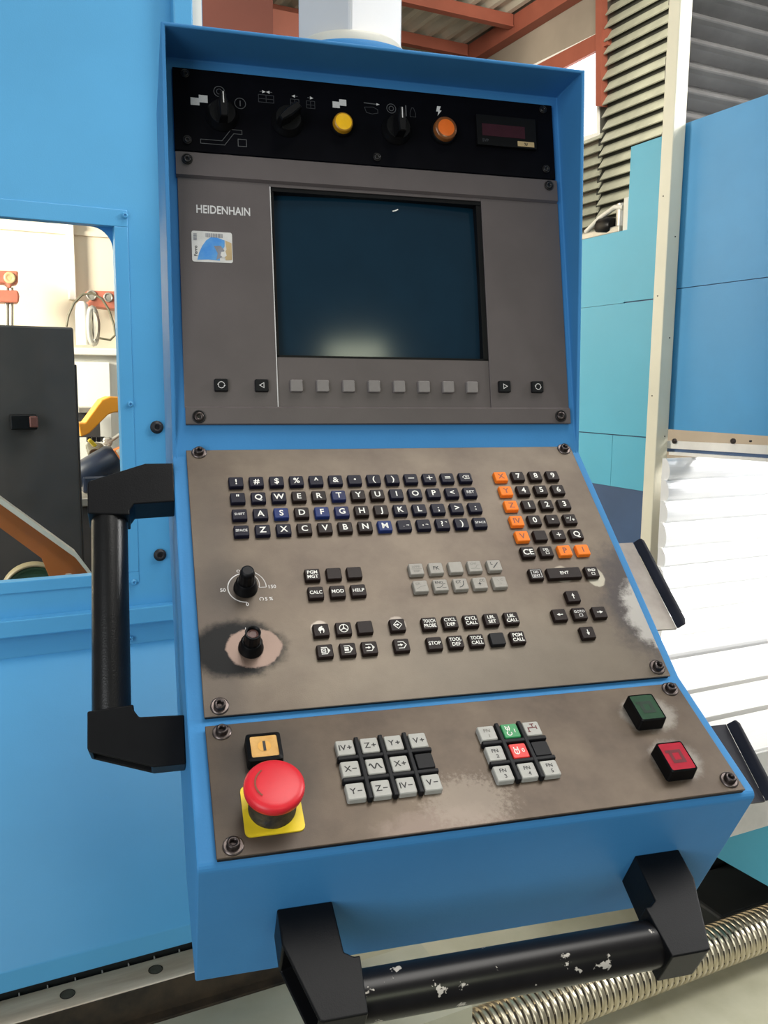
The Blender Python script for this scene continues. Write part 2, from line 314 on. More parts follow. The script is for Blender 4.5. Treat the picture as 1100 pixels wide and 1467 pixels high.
def rrect(cx, cy, w_, h_, r, n=3):
    pts = []
    for k, (sx, sy) in enumerate(((1, 1), (-1, 1), (-1, -1), (1, -1))):
        for i in range(n+1):
            a = math.pi/2*k+math.pi/2*i/n
            pts.append((cx+sx*(w_/2-r)+r*math.cos(a), cy+sy*(h_/2-r)+r*math.sin(a)))
    return pts
def arc(cx, cy, r, a0, a1, n=12, ry=None):
    ry = ry or r
    return [(cx+r*math.cos(math.radians(a0+(a1-a0)*i/n)), cy+ry*math.sin(math.radians(a0+(a1-a0)*i/n))) for i in range(n+1)]
def tag(o, label, cat, group=None):
    o['label'] = label; o['category'] = cat
    if group: o['group'] = group
    return o
def struct(o): o['kind'] = 'structure'; return o
def empty(name, loc, rz=0):
    e = bpy.data.objects.new(name, None); COL.objects.link(e); e.location = loc; e.rotation_euler = (0, 0, rz); return e
def mobj(mb, name, **k):                      # top-level object given in machine coordinates
    o = mb.build(name, **k); o.rotation_euler = (0, 0, TH); return o
def mthing(name, a, b, z):                    # empty at a machine point; its children are built in full machine coordinates
    e = empty(name, MW(a, b, z), TH); e['_o'] = 1; return e, Vector((-a, -b, -z))

# ================================================================== setting: hall
fl = MB().box(-4, 7, -2.0, 8, -1.5, -1.42, 'concrete'); struct(mobj(fl, 'floor'))
wb = MB().box(-4, PB(340, 20, 4.2).x, 4.2, 4.35, -1.42, 3.2, 'cream_wall'); wback = struct(mobj(wb, 'wall_back'))
jn = MB()
z0 = PB(0, 325, 4.2).z
MB().box(-4, 0.6, 4.188, 4.2, z0-0.012, z0+0.012, 'cream_wall').build('joint_ledge', wback)
pA, pB_ = PB(93, 316, 4.2), PB(103, 316, 4.2)
tk = PB(98, 430, 4.2).z
MB().box(pA.x, pB_.x, 4.14, 4.2, tk, 3.0, 'white_trim').build('cable_trunking', wback, bevel=0.004)
# roof
A = 3.95; ZR = 3.04
rf = MB(); n = 40; x0, x1 = -3.0, A
pr_ = []
for i in range(4*n+1):
    t = i/(4*n); x = x0+(x1-x0)*t; pr_.append((x, ZR+0.03*(1 if (i//2) % 2 else 0)))
vs = [(x, 3.6, z) for x, z in pr_]+[(x, 9, z) for x, z in pr_]; k = len(pr_)
rf.add(vs, [(i, i+1, k+i+1, k+i) for i in range(k-1)], 'roofm'); rf.box(x0, x1, 3.6, 9, ZR+0.05, ZR+0.12, 'roofm')
roof = struct(mobj(rf, 'ceiling'))
MB().box(x1-0.10, x1-0.002, 3.6, 9, ZR-0.15, ZR-0.002, 'steelred').build('roof_beam', roof)
for (u, v) in ((665, 15), (635, 66)):
    y = PZ(u, v, ZR-0.05).y
    MB().box(x0, x1-0.11, y-0.02, y+0.03, ZR-0.09, ZR-0.002, 'steelred').box(x0, x1-0.11, y-0.03, y+0.04, ZR-0.10, ZR-0.09, 'steelred').build('roof_beam', roof)
for (u, v) in ((413, 38), ):
    p = PZ(u, v, 2.6)
    MB().box(p.x-1.2, p.x+0.35, p.y, p.y+0.1, p.z-0.08, p.z+0.1, 'steelred').build('roof_beam', roof)
# right wall with window, beams and louvre slats
wr = MB(); wr.box(A, A+0.2, 1.5, 9.0, -1.42, ZR, 'tan'); wall_r = struct(mobj(wr, 'wall_right'))
q = [PA(870, 40, A-0.06), PA(740, 108, A-0.06), PA(740, 132, A-0.06), PA(870, 64, A-0.06)]
MB().prism(q, (0.06, 0, 0), 'steelred').build('wall_beam', wall_r)
q = [PA(853, -40, A-0.08), PA(861, -40, A-0.08), PA(861, 152, A-0.08), PA(853, 152, A-0.08)]
MB().prism(q, (0.08, 0, 0), 'steelred').build('wall_post', wall_r)
q = [PA(770, 95, A-0.02), PA(856, 52, A-0.02), PA(856, 190, A-0.02), PA(770, 215, A-0.02)]
win = struct(mobj(MB().prism([PA(764, 92, A-0.03), PA(858, 46, A-0.03), PA(858, 196, A-0.03), PA(764, 222, A-0.03)], (0.028, 0, 0), 'white_trim'), 'window_1'))
MB().prism(q, (-0.012, 0, 0), 'glow').build('pane', win)
MB().box(A-0.022, A-0.002, 3.6, PA(861, 200, A).y, 0.3, ZR-0.02, 'louvre_dark').build('louvre_backing', wall_r)
b1 = PA(860, 200, A-0.06).y
for i in range(40):
    z = 0.40+i*0.0865
    if z > ZR-0.10: break
    yy = b1-0.03*random.random()
    MB().prism([(A-0.074, yy, z), (A-0.066, yy, z-0.004), (A-0.024, yy, z+0.060), (A-0.024, yy, z+0.073)], (0, -(b1-3.2), 0), 'louvre').build('louvre_slat', wall_r)
b2 = PA(850, 240, A-0.06).y
for i in range(22):
    z = 0.36+i*0.0865
    if z+0.09 > PA(850, 168, A-0.03).z: break
    MB().prism([(A-0.050, b2+0.55, z), (A-0.042, b2+0.55, z-0.004), (A-0.003, b2+0.55, z+0.058), (A-0.003, b2+0.55, z+0.071)], (0, -0.60, 0), 'louvre').build('louvre_slat', wall_r)
far_w = MB().box(-4, A, 9.0, 9.2, -1.42, ZR+0.3, 'tan'); struct(mobj(far_w, 'wall_far'))
# building column
cA, cB = PB(283, 20, 3.3), PB(391, 20, 3.3)
colm = MB(); wdt = cB.x-cA.x
colm.box(cA.x, cB.x, 3.3, 3.325, -1.42, 3.2, 'steelred2').box(cA.x, cB.x, 3.56, 3.585, -1.42, 3.2, 'steelred2').box(cA.x+wdt/2-0.012, cA.x+wdt/2+0.012, 3.325, 3.56, -1.42, 3.2, 'steelred2')
struct(mobj(colm, 'steel_column'))

# ================================================================== far things seen through the guard window
def far(name, cat, label, px, b, t, m):
    mb = MB().prism([PB(u, v, b) for u, v in px], (0, t, 0), m); o = mobj(mb, name, bevel=0.004); tag(o, label, cat); return o
cb = 1.9
cab, co = mthing('black_cabinet', PB(60, 700, cb).x, cb, -1.42)
tl, tr_ = PB(0, 466, cb), PB(105, 469, cb)
MB().box(tl.x-0.5, tr_.x, cb, cb+0.5, -1.42, tr_.z, 'cab_black').build('body', cab, loc=co, bevel=0.006)
pr1 = PB(111, 522, cb)
MB().box(tr_.x+0.001, pr1.x, cb+0.02, cb+0.4, -1.42, pr1.z, 'cab_black').build('side_panel', cab, loc=co, bevel=0.003)
h0, h1 = PB(14, 594, cb-0.04), PB(53, 615, cb-0.04)
MB().box(h0.x, h1.x, cb-0.06, cb-0.001, h1.z, h0.z, 'black').box(h1.x-0.02, h1.x+0.002, cb-0.064, cb-0.058, h1.z+0.006, h0.z-0.004, 'pink_core').build('handle', cab, loc=co, bevel=0.006)
tag(cab, 'tall black cabinet with a stubby side handle seen through the guard window', 'cabinet')
# orange jib
jb = 1.35
jib, jo = mthing('orange_jib', PB(60, 790, jb).x, jb, PB(60, 830, jb).z)
MB().prism([PB(u, v, jb) for u, v in ((-25, 700), (0, 722), (108, 797), (128, 822), (128, 860), (84, 860), (60, 800), (0, 756), (-25, 742))], (0, 0.03, 0), 'orange').build('web', jib, loc=jo)
MB().prism([PB(u, v, jb-0.015) for u, v in ((-25, 692), (0, 713), (110, 793), (132, 822), (128, 824), (108, 799), (0, 722), (-25, 702))], (0, 0.06, 0), 'seal').build('top_flange', jib, loc=jo)
bo = PB(98, 822, jb-0.02); MB().lathe([(0.007, 0), (0.007, 0.03)], 'galv', bo-Vector((0, 0, 0.03)), n=8).build('bolt', jib, loc=jo)
tag(jib, 'orange slanting steel jib with a pale top flange in front of the black cabinet', 'crane')
# drum
db = 1.55; dc = PB(50, 852, db); dr = (PB(98, 850, db).x-PB(2, 850, db).x)/2
dru, do = mthing('cable_drum', dc.x, dc.y, dc.z-dr)
MB().lathe([(dr, -0.04), (dr, 0.0), (dr*0.93, 0.004), (dr*0.93, -0.012)], 'khaki', dc, (0, -1, 0), 40, cap1=False).build('rim', dru, loc=do)
MB().lathe([(dr*0.9, -0.03), (dr*0.9, -0.008), (dr*0.8, -0.008), (dr*0.78, -0.014), (0.02, -0.014), (0.02, 0.01)], 'green', dc, (0, -1, 0), 40).build('disc', dru, loc=do)
tag(dru, 'round dark green drum with a khaki rim below the orange jib', 'drum')
# orange bent arm, bench, motor and clutter at the right of the window
far('robot_boom', 'robot', 'bright orange bent robot boom reaching in behind the black cabinet', ((112, 606), (122, 606), (146, 573), (158, 568), (190, 570), (190, 590), (163, 591), (155, 594), (128, 621), (116, 626)), 2.5, 0.12, 'orange2')
far('yellow_tool', 'tool', 'short yellow tool below the orange arm', ((126, 632), (130, 628), (140, 638), (135, 641)), 2.45, 0.03, 'yellow')
sh, so = mthing('parts_shelf', PB(130, 610, 3.0).x, 3.0, PB(130, 625, 3.0).z)
p0, p1 = PB(112, 584, 3.0), PB(144, 626, 3.0)
MB().box(p0.x, p1.x, 3.0, 3.15, p1.z, p0.z-0.02, 'cab_black').build('body', sh, loc=so)
MB().box(p0.x, p1.x+0.01, 2.98, 3.16, p0.z-0.02, p0.z, 'galv').build('top_board', sh, loc=so)
for i in range(4):
    x = p0.x+0.03+i*(p1.x-p0.x)/4.4; MB().box(x, x+0.015, 2.99, 3.03, p1.z-0.02, p1.z, 'black').build('peg', sh, loc=so)
tag(sh, 'small dark wall shelf with a grey top behind the orange arm', 'shelf')
wc, wo = mthing('white_cabinet', PB(140, 560, 3.2).x, 3.2, -1.42)
p0, p1 = PB(60, 497, 3.2), PB(163, 497, 3.2)
MB().box(p0.x, p1.x+0.08, 3.22, 3.7, -1.42, p0.z-0.03, 'cab_white').build('body', wc, loc=wo)
MB().box(p0.x, p1.x+0.1, 3.18, 3.72, p0.z-0.03, p0.z, 'white_trim').build('top_board', wc, loc=wo, bevel=0.004)
MB().box(p0.x+0.02, p1.x-0.02, 3.2, 3.22, p0.z-0.95, p0.z-0.06, 'cab_white').build('door', wc, loc=wo, bevel=0.003)
tag(wc, 'tall white cabinet with a ledged top against the cream wall', 'cabinet')
# grey lamp housing on the cabinet
lb = 3.4; c = PB(120, 494, lb); hh = PB(120, 432, lb).z-c.z; rr = (PB(130, 460, lb).x-PB(109, 460, lb).x)/2
tag(mobj(MB().lathe([(rr, 0), (rr, hh*0.75), (rr*0.8, hh*0.93), (rr*0.4, hh)], 'white_trim', (c.x, lb, c.z), n=28), 'gas_bottle'), 'pale grey round-shouldered bottle standing on the white cabinet', 'bottle')
lc = PB(133, 467, 3.24); rz = (PB(133, 441, 3.32).z-PB(133, 493, 3.32).z)/2
fd = mobj(MB().tube([(lc.x+0.20*rz*math.cos(t*math.pi/12), lc.y, lc.z+rz*0.96*math.sin(t*math.pi/12)) for t in range(24)], 0.014, 'galv', 8, True).lathe([(rz*0.8, 0), (rz*0.75, 0.012), (rz*0.2, 0.02)], 'galv', (lc.x, lc.y, lc.z), (1, 0.2, 0), 20), 'grinding_disc')
tag(fd, 'grey metal ring leaning beside the pale bottle on the white cabinet', 'disc')
# red bracket with holes
rb = 4.0
br, bro = mthing('red_bracket', PB(150, 430, rb).x, rb, PB(150, 443, rb).z)
MB().prism([PB(u, v, rb) for u, v in ((125, 416), (190, 418), (190, 446), (126, 438), (124, 433), (133, 428))], (0, 0.12, 0), 'rust').build('plate', br, loc=bro, bevel=0.006)
for u, v, r_ in ((155, 426, 0.024), (131, 423, 0.026)):
    pc = PB(u, v, rb-0.002); MB().lathe([(r_, 0), (r_, 0.004), (r_*0.7, 0.004), (r_*0.7, -0.03)], 'galv', pc, (0, -1, 0), 20).build('bush', br, loc=bro)
tag(br, 'rust red bracket with two round holes high on the cream wall', 'bracket')
pts = [(95, 468), (98, 452), (106, 434), (118, 422), (132, 420), (146, 428), (156, 444), (163, 465), (165, 480), (158, 487), (140, 484)]
tag(mobj(MB().tube([PB(u, v, 3.95) for u, v in pts], 0.006, 'cable', 6), 'hanging_cable'), 'thin looped cable hanging from the red bracket', 'cable')
# hook block at the left
hk, ho = mthing('hoist_block', PB(12, 410, 3.9).x, 3.9, PB(12, 465, 3.9).z)
MB().prism([PB(u, v, 3.9) for u, v in ((-8, 387), (26, 388), (26, 406), (18, 408), (14, 413), (8, 406), (-8, 405))], (0, 0.1, 0), 'rust').build('upper_block', hk, loc=ho, bevel=0.008)
MB().lathe([(0.028, -0.01), (0.028, 0.004), (0.02, 0.006), (0.012, 0.002)], 'sticker_tan', PB(14, 398, 3.9), (0, -1, 0), 18).build('sheave', hk, loc=ho)
MB().prism([PB(u, v, 3.9) for u, v in ((-8, 415), (26, 416), (28, 424), (27, 434), (2, 433), (-8, 430))], (0, 0.1, 0), 'rust').build('lower_block', hk, loc=ho, bevel=0.008)
for u in (9.5, 16):
    MB().tube([PB(u, 412, 3.94), PB(u, 500, 3.94)], 0.011, 'galv', 8).build('rod', hk, loc=ho)
tag(hk, 'rusty hoist block with two rods on the cream wall above the black cabinet', 'hoist')
# bench with coils, sheet, motor
be, beo = mthing('work_bench', PB(140, 720, 2.55).x, 2.55, -1.42)
t0, t1 = PB(112, 714, 2.5), PB(175, 723, 2.5)
MB().box(t0.x, t1.x+0.3, 2.5, 2.9, t1.z, t0.z, 'galv').build('top', be, loc=beo, bevel=0.004)
MB().box(t0.x+0.01, t0.x+0.08, 2.54, 2.6, -1.42, t1.z, 'cab_black').build('leg', be, loc=beo)
MB().box(t0.x+0.35, t0.x+0.42, 2.54, 2.6, -1.42, t1.z, 'cab_black').build('leg', be, loc=beo)
tag(be, 'metal work bench edge showing right of the black cabinet', 'bench')
mo, moo = mthing('electric_motor', PB(140, 690, 2.62).x, 2.62, t0.z+0.001)
pc = Vector((PB(139, 682, 2.66).x, 2.66, t0.z+0.09))
MB().lathe([(0.055, -0.08), (0.06, -0.07), (0.06, 0.07), (0.045, 0.09)], 'navy_motor', pc, (0.85, -0.1, 0.5), 20).build('body', mo, loc=moo)
MB().box(pc.x-0.06, pc.x+0.06, 2.60, 2.70, t0.z+0.004, pc.z-0.02, 'navy_motor').build('foot', mo, loc=moo, bevel=0.01)
MB().lathe([(0.035, 0), (0.035, 0.04)], 'galv', pc+Vector((0.085, -0.03, 0.04)), (0.85, -0.1, 0.5), 12).build('shaft_cap', mo, loc=moo)
tag(mo, 'dark navy electric motor resting on the bench', 'motor')
far('orange_sheet', 'sheet', 'dull orange folded sheet behind the navy motor', ((118, 676), (128, 657), (150, 650), (190, 634), (190, 664), (160, 664), (128, 672), (121, 690)), 2.82, 0.05, 'orange')
tag(mobj(MB().tube([PB(136+8*math.cos(t*0.5)*(1+0.008*t), 650+6*math.sin(t*0.5)-t*0.18, 2.895+0.0002*t) for t in range(60)], 0.007, 'cable', 6), 'cable_coil'), 'tangled coil of dull cable above the orange sheet', 'cable')
tag(mobj(MB().tube([PB(154+5*math.sin(t*0.9), 634-t*0.1+4*math.cos(t*0.7), 2.94) for t in range(30)]+[PB(190, 610, 2.95)], 0.008, 'galv', 6), 'wire_bundle'), 'bundle of grey wires running right from the coil', 'wire')

# ================================================================== blue machine guard at the left
gd, go = mthing('machine_guard', -0.2, 0.7, -0.7135)
WB = 0.7
wr_, wt, wbm = -0.150, 0.2855, -0.2795
g = MB()
g.box(-0.9, -0.004, WB, WB+0.004, 0.31, 1.0, 'guard').box(-0.9, -0.004, WB, WB+0.004, -0.41, -0.297, 'guard').box(-0.130, -0.004, WB, WB+0.004, -0.297, 0.31, 'guard')
g.box(-0.006, 0.0, WB, WB+0.06, -0.41, 1.0, 'guard')
g.build('wall_sheet', gd, loc=go)
f_ = MB(); fb0, fb1 = WB-0.0025, WB
f_.box(-0.9, -0.1285, fb0, fb1+0.02, wt, 0.312, 'guard').box(-0.9, -0.1285, fb0, fb1+0.02, -0.2985, wbm, 'guard').box(wr_, -0.1285, fb0, fb1+0.02, wbm, wt, 'guard')
f_.build('window_frame', gd, loc=go, bevel=0.001)
r_ = 0.034
MB().prism([(wr_+0.001, WB+0.016, wt+0.001), (wr_+0.001, WB+0.016, wt-r_)]+[(wr_-r_+r_*math.cos(math.radians(a)), WB+0.016, wt-r_+r_*math.sin(math.radians(a))) for a in range(0, 91, 10)]+[(wr_-r_, WB+0.016, wt+0.001)], (0, 0.003, 0), 'paint').build('corner_gusset', gd, loc=go)
MB().box(-0.9, wr_, WB+0.021, WB+0.024, wbm, wt, 'pane').build('pane', gd, loc=go)
MB().box(-0.052, -0.0205, WB-0.022, WB-0.0005, -0.33, 1.0, 'guard').build('edge_post', gd, loc=go, bevel=0.003)
MB().box(-0.021, -0.003, WB-0.008, WB-0.0005, -0.33, 1.0, 'white_trim').build('edge_seal', gd, loc=go)
MB().box(-0.9, 0.05, WB-0.022, WB+0.001, -0.366, -0.338, 'guard').build('ledge', gd, loc=go, bevel=0.002)
apz = -0.6857
ap = MB().prism([(-0.9, WB, -0.405), (-0.9, 0.3, apz), (-0.9, 0.3, -0.7135), (-0.9, 0.304, -0.7135), (-0.9, 0.305, apz-0.003), (-0.9, WB, -0.409)], (1.02, 0, 0), 'guard')
ap.build('sloped_apron', gd, loc=go, bevel=0.0015)
for (u, v, r1, kind) in ((178.5, 309, 0.0042, 0), (186.5, 579, 0.0042, 0), (191.5, 834, 0.0042, 0), (187, 915, 0.004, 0), (224.5, 612, 0.0088, 1), (229, 795, 0.0086, 1)):
    p = PB(u, v, WB-0.003)
    MB().lathe([(r1*1.25, 0), (r1*1.25, 0.001), (r1, 0.0012), (r1*0.9, 0.005), (r1*0.5, 0.0055), (r1*0.45, 0.003)], 'black_bolt' if kind else 'guard', p, (0, -1, 0), 16).build('bolt', gd, loc=go, label='black bolt head' if kind else None)
tag(gd, 'large light blue sheet metal guard with a round-cornered window and sloped apron', 'machine guard')
# linear rail
lr, lo = mthing('linear_rail', -0.25, 0.325, -0.82)
MB().prism([(-1.0, 0.3, -0.757), (-1.0, 0.35, -0.757), (-1.0, 0.35, -0.772), (-1.0, 0.344, -0.785), (-1.0, 0.35, -0.80), (-1.0, 0.30, -0.80), (-1.0, 0.306, -0.785), (-1.0, 0.30, -0.772)], (1.06, 0, 0), 'rail').build('rail_bar', lr, loc=lo, bevel=0.0015)
for i in range(-6, 3):
    a = -0.188+i*0.114
    MB().lathe([(0.0098, 0), (0.0098, 0.0004), (0.0088, 0.0006), (0.0086, -0.0001)], 'rail_dark', (a, 0.326, -0.757), n=20).lathe([(0.0084, 0.0002), (0.0005, 0.0002)], 'cap_grey', (a, 0.326, -0.757), n=20, cap0=False).build('bolt_hole_cap', lr, loc=lo)
MB().box(-1.0, 0.06, 0.2975, 0.2995, -0.80, -0.7585, 'rail_dark').build('front_face_strip', lr, loc=lo)  # thin dark strip over the rail's front face
MB().box(-1.0, 0.08, 0.283, 0.42, -0.86, -0.8, 'rail_dark').box(-1.0, 0.08, 0.3575, 0.362, -0.80, -0.716, 'dark').build('mounting_base', lr, loc=lo)  # black board behind the rail stands in for the shade in the gap
for i in range(12):
    a = -0.5+i*0.035
    MB().box(a, a+0.0015, 0.352, 0.356, -0.78, -0.757, 'strip').build('scale_tick', lr, loc=lo)
tag(lr, 'steel linear rail with round bolt caps under the blue apron', 'rail')
# bed
bd = MB().box(-1.2, 2.4, -0.6, 1.0, -1.03, -0.99, 'bed').box(-1.2, 0.2, 0.13, 0.282, -0.989, -0.803, 'bed'); tag(mobj(bd, 'machine_bed'), 'cream enamelled machine bed under the console and ball screw', 'machine bed')
tag(mobj(MB().prism([PZ(u, v, -0.9895) for u, v in ((600, 1452), (700, 1406), (712, 1410), (640, 1440), (612, 1460))], (0, 0, 0.004), 'sticker_tan'), 'wooden_batten'), 'thin tan batten lying on the cream bed behind the grab bar', 'batten')
# ball screw
R0 = 0.0355; sb = 0.2; sz = PB(1100, 1328, sb).z
bs = MB(); vs = []; fs = []; NS = 28; pitch = 0.0125; per = 10; a0 = 0.23; NT = int(1.4/pitch*per)
for i in range(NT):
    a = a0+i*pitch/per
    for k in range(NS):
        ph = (i/per-k/NS) % 1.0; r = R0-0.0050*max(0.0, math.cos(2*math.pi*ph))**1.5
        t = 2*math.pi*k/NS; vs.append((a, sb+r*math.cos(t), sz+r*math.sin(t)))
for i in range(NT-1):
    for k in range(NS): fs.append((i*NS+k, (i+1)*NS+k, (i+1)*NS+(k+1) % NS, i*NS+(k+1) % NS))
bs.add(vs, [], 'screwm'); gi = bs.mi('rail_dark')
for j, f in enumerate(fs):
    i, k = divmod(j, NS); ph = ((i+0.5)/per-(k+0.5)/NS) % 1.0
    bs.f.append(f); bs.m.append(gi if (ph < 0.13 or ph > 0.87) else 0); bs.sm.append(True)  # thread grooves: dark oil, with their shade put into the colour too
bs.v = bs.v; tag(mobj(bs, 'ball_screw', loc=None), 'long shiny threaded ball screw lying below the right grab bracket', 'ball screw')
# black boxes added as the shade in the void below the table
sd, sdo = mthing('under_table_shade', 1.1, 0.6, -0.99)
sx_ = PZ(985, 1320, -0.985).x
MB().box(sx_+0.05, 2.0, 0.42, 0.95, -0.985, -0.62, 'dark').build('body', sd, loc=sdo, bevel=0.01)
MB().box(sx_, 2.0, 0.27, 0.40, -0.985, -0.93, 'dark').build('low_shade_box', sd, loc=sdo, bevel=0.006)
tag(sd, 'black box standing for the shade behind the ball screw', 'shade')
tp_ = [PB(985, 1186, 0.34), PB(1130, 1186, 0.34), PB(1130, 1288, 0.34), PB(1032, 1230, 0.34), PB(1000, 1262, 0.34)]
tp_ = [PA(1000, 1180, 0.82), PA(1150, 1180, 0.82), PA(1150, 1298, 0.82), PA(1032, 1231, 0.82), PA(990, 1207, 0.82)]
tag(mobj(MB().prism(tp_, (0.004, 0, 0), 'teal'), 'saddle_cover'), 'slanting teal sheet cover below the machine table', 'cover')
# machine table
tb, to = mthing('machine_table', 1.2, 0.27, -0.5)
zt = -0.5; tl0, tl1 = 0.63, 2.2
edges = [0.087, 0.199, 0.213, 0.309, 0.323, 0.46]
for y0_, y1_ in ((0.087, 0.198), (0.214, 0.308), (0.324, 0.47)):
    MB().box(tl0, tl1, y0_, y1_, zt-0.04, zt, 'table').build('top_strip', tb, loc=to, bevel=0.001)
MB().box(tl0, tl1, 0.09, 0.47, zt-0.09, zt-0.0405, 'slot').build('slot_body', tb, loc=to)
MB().box(tl0-0.004, tl1, 0.082, 0.0865, zt-0.06, zt-0.004, 'table').build('front_edge', tb, loc=to)
tag(tb, 'bright machined table with long T-slots right of the console', 'machine table')
apr = MB().box(PB(1000, 1128, 0.07).x, 2.2, 0.07, 0.078, PB(1100, 1183, 0.07).z, -0.572, 'apron')
tag(mobj(apr, 'table_apron'), 'grey steel apron plate hanging under the table edge', 'plate')
# way cover
wv, wo2 = mthing('way_cover', 1.3, 0.52, -0.5)
vr = [657, 688, 718, 749, 785, 812, 846, 880, 915, 950]
for i in range(len(vr)-1):
    bb = 0.545-0.006*i
    za = PB(955-i*1.5, vr[i], bb).z; zb = PB(955-i*1.5, vr[i+1], bb).z; aL = PB(954-i*1.6, vr[i], bb).x+0.0
    pr0 = []; 
    for k in range(9):
        t = k/8; zz = za+(zb-za)*t; pr0.append((bb-0.009*math.sin(math.pi*min(1, t))**0.6-0.006*t, zz))
    pr0 += [(bb+0.01, zb), (bb+0.01, za)]
    MB().prism([(aL, y, z) for y, z in pr0], (1.3, 0, 0), 'cover').build('cover_slat', wv, loc=wo2)
tag(wv, 'bright steel roller cover of rounded slats behind the machine table', 'cover')
# corner post
pz, pzo = mthing('corner_post', 0.95, 0.64, -0.6)
MB().box(0.9365, 0.9693, 0.62, 0.6525, -0.6, 1.3, 'post').build('shaft', pz, loc=pzo, bevel=0.002)
for (u, v) in ((950, 281), (942, 424), (934, 567)):
    p = PA(u, v, 0.9365); MB().lathe([(0.0016, 0), (0.0013, 0.001)], 'steel_dark', p, (-1, 0, 0), 8).build('rivet', pz, loc=pzo)
for (u, v) in ((967, 339), (959, 484), (952, 625), (944, 770)):
    p = PB(u, v, 0.62); MB().lathe([(0.0016, 0), (0.0013, 0.001)], 'steel_dark', p, (0, -1, 0), 8).build('rivet', pz, loc=pzo)
tag(pz, 'cream corner post with small rivets between the blue guard panels', 'post')
# right guard panel
AP = 0.972
gp, gpo = mthing('side_guard', AP, 0.3, -0.06)
pa = lambda u, v: PA(u, v, AP)
zs = 0.243; zt1 = 0.571; zb1 = -0.049
MB().box(AP, AP+0.004, -0.35, 0.632, zs+0.0008, zt1, 'teal2').build('panel', gp, loc=gpo)
MB().box(AP, AP+0.004, -0.35, 0.632, zb1, zs-0.0008, 'teal2').build('panel', gp, loc=gpo)
MB().box(AP+0.004, AP+0.02, -0.35, 0.632, zb1, zb1+0.04, 'navy').build('backing_strip', gp, loc=gpo)
MB().box(AP+0.0041, AP+0.012, -0.35, 0.632, zs-0.02, zs+0.02, 'navy').build('backing_strip', gp, loc=gpo)  # navy strip added behind the seam to keep the joint dark
tag(gp, 'blue side guard of two flat panels right of the cream post', 'machine guard')
sp, spo = mthing('seal_strip', AP, 0.3, -0.09)
MB().prism([(AP-0.004, 0.632, -0.0735), (AP-0.004, -0.1, -0.0535), (AP-0.004, -0.1, -0.0725), (AP-0.004, 0.632, -0.0895)], (0.0035, 0, 0), 'strip').build('strip', sp, loc=spo)
for u in (967, 1051, 1076):
    p = PA(u, 632, AP-0.004); r1 = 0.0055 if u < 1060 else 0.002
    MB().lathe([(r1, 0), (r1, 0.004), (r1*0.5, 0.005)], 'steel_dark', p, (-1, 0, 0), 12).build('bolt', sp, loc=spo)
MB().prism([(AP+0.0045, 0.630, -0.0865), (AP+0.0045, -0.1, -0.0700), (AP+0.0045, -0.1, -0.0810), (AP+0.0045, 0.630, -0.0970)], (0.008, 0, 0), 'navy').build('gap_shade', sp, loc=spo)  # navy strip stands in for the shade in the gap
MB().prism([(AP-0.008, 0.610, -0.0960), (AP-0.008, -0.1, -0.0800), (AP-0.008, -0.1, -0.0865), (AP-0.008, 0.610, -0.1025)], (0.012, 0, 0), 'strip').build('wiper', sp, loc=spo)
tag(sp, 'bare steel bolted strip along the lower edge of the blue side guard', 'strip')
# far teal guard
ft, fto = mthing('column_guard', AP, 0.85, -0.5)
bs1 = 0.784
MB().box(AP, AP+0.004, 0.66, bs1, 0.229, 0.562, 'teal').build('panel', ft, loc=fto)
MB().box(AP, AP+0.004, bs1, 1.25, 0.2270, 0.3865, 'teal').build('panel', ft, loc=fto)
MB().box(AP, AP+0.004, 0.66, 1.25, -0.0690, 0.2262, 'teal').build('panel', ft, loc=fto)
MB().box(AP+0.001, AP+0.005, 0.66, 0.800, -0.190, -0.0715, 'teal').build('panel', ft, loc=fto)
MB().box(AP+0.001, AP+0.005, 0.801, 1.25, -0.190, -0.0715, 'teal').build('panel', ft, loc=fto)
MB().box(AP+0.004, AP+0.04, 0.66, 1.25, -0.5, -0.150, 'navy').box(AP+0.0052, AP+0.012, 0.66, 1.25, -0.09, -0.05, 'navy').box(AP+0.0041, AP+0.012, 0.66, 1.25, 0.21, 0.25, 'navy').build('plinth', ft, loc=fto)  # navy lower panel has its shadow painted in; strips behind seams darken the joints
tag(ft, 'teal stepped guard panels standing left of the cream post', 'machine guard')
# valve gear on the teal guard
vg, vgo = mthing('valve_block', 1.1, 0.88, 0.386)
zv = 0.387
MB().box(0.985, 1.02, 0.80, 0.816, zv, zv+0.075, 'seal').build('bracket', vg, loc=vgo, bevel=0.003)
MB().lathe([(0.016, 0), (0.02, 0.01), (0.02, 0.05), (0.012, 0.06)], 'black', (0.99, 0.85, zv+0.02), (0.1, 1, 0.1), 14).build('solenoid', vg, loc=vgo)
MB().box(0.98, 1.02, 0.82, 0.96, zv, zv+0.016, 'galv').build('base_plate', vg, loc=vgo, bevel=0.003)
MB().lathe([(0.014, 0), (0.014, 0.05)], 'galv', (1.0, 0.835, zv+0.016), (0, 0, 1), 12).build('stem', vg, loc=vgo)
MB().tube([(0.99, 0.95, zv+0.02), (0.99, 0.9, zv+0.045), (0.99, 0.85, zv+0.06), (0.99, 0.82, zv+0.055)], 0.006, 'seal', 8).build('hose', vg, loc=vgo)
tag(vg, 'small cluster of beige and black valve gear on top of the teal guard', 'valve')
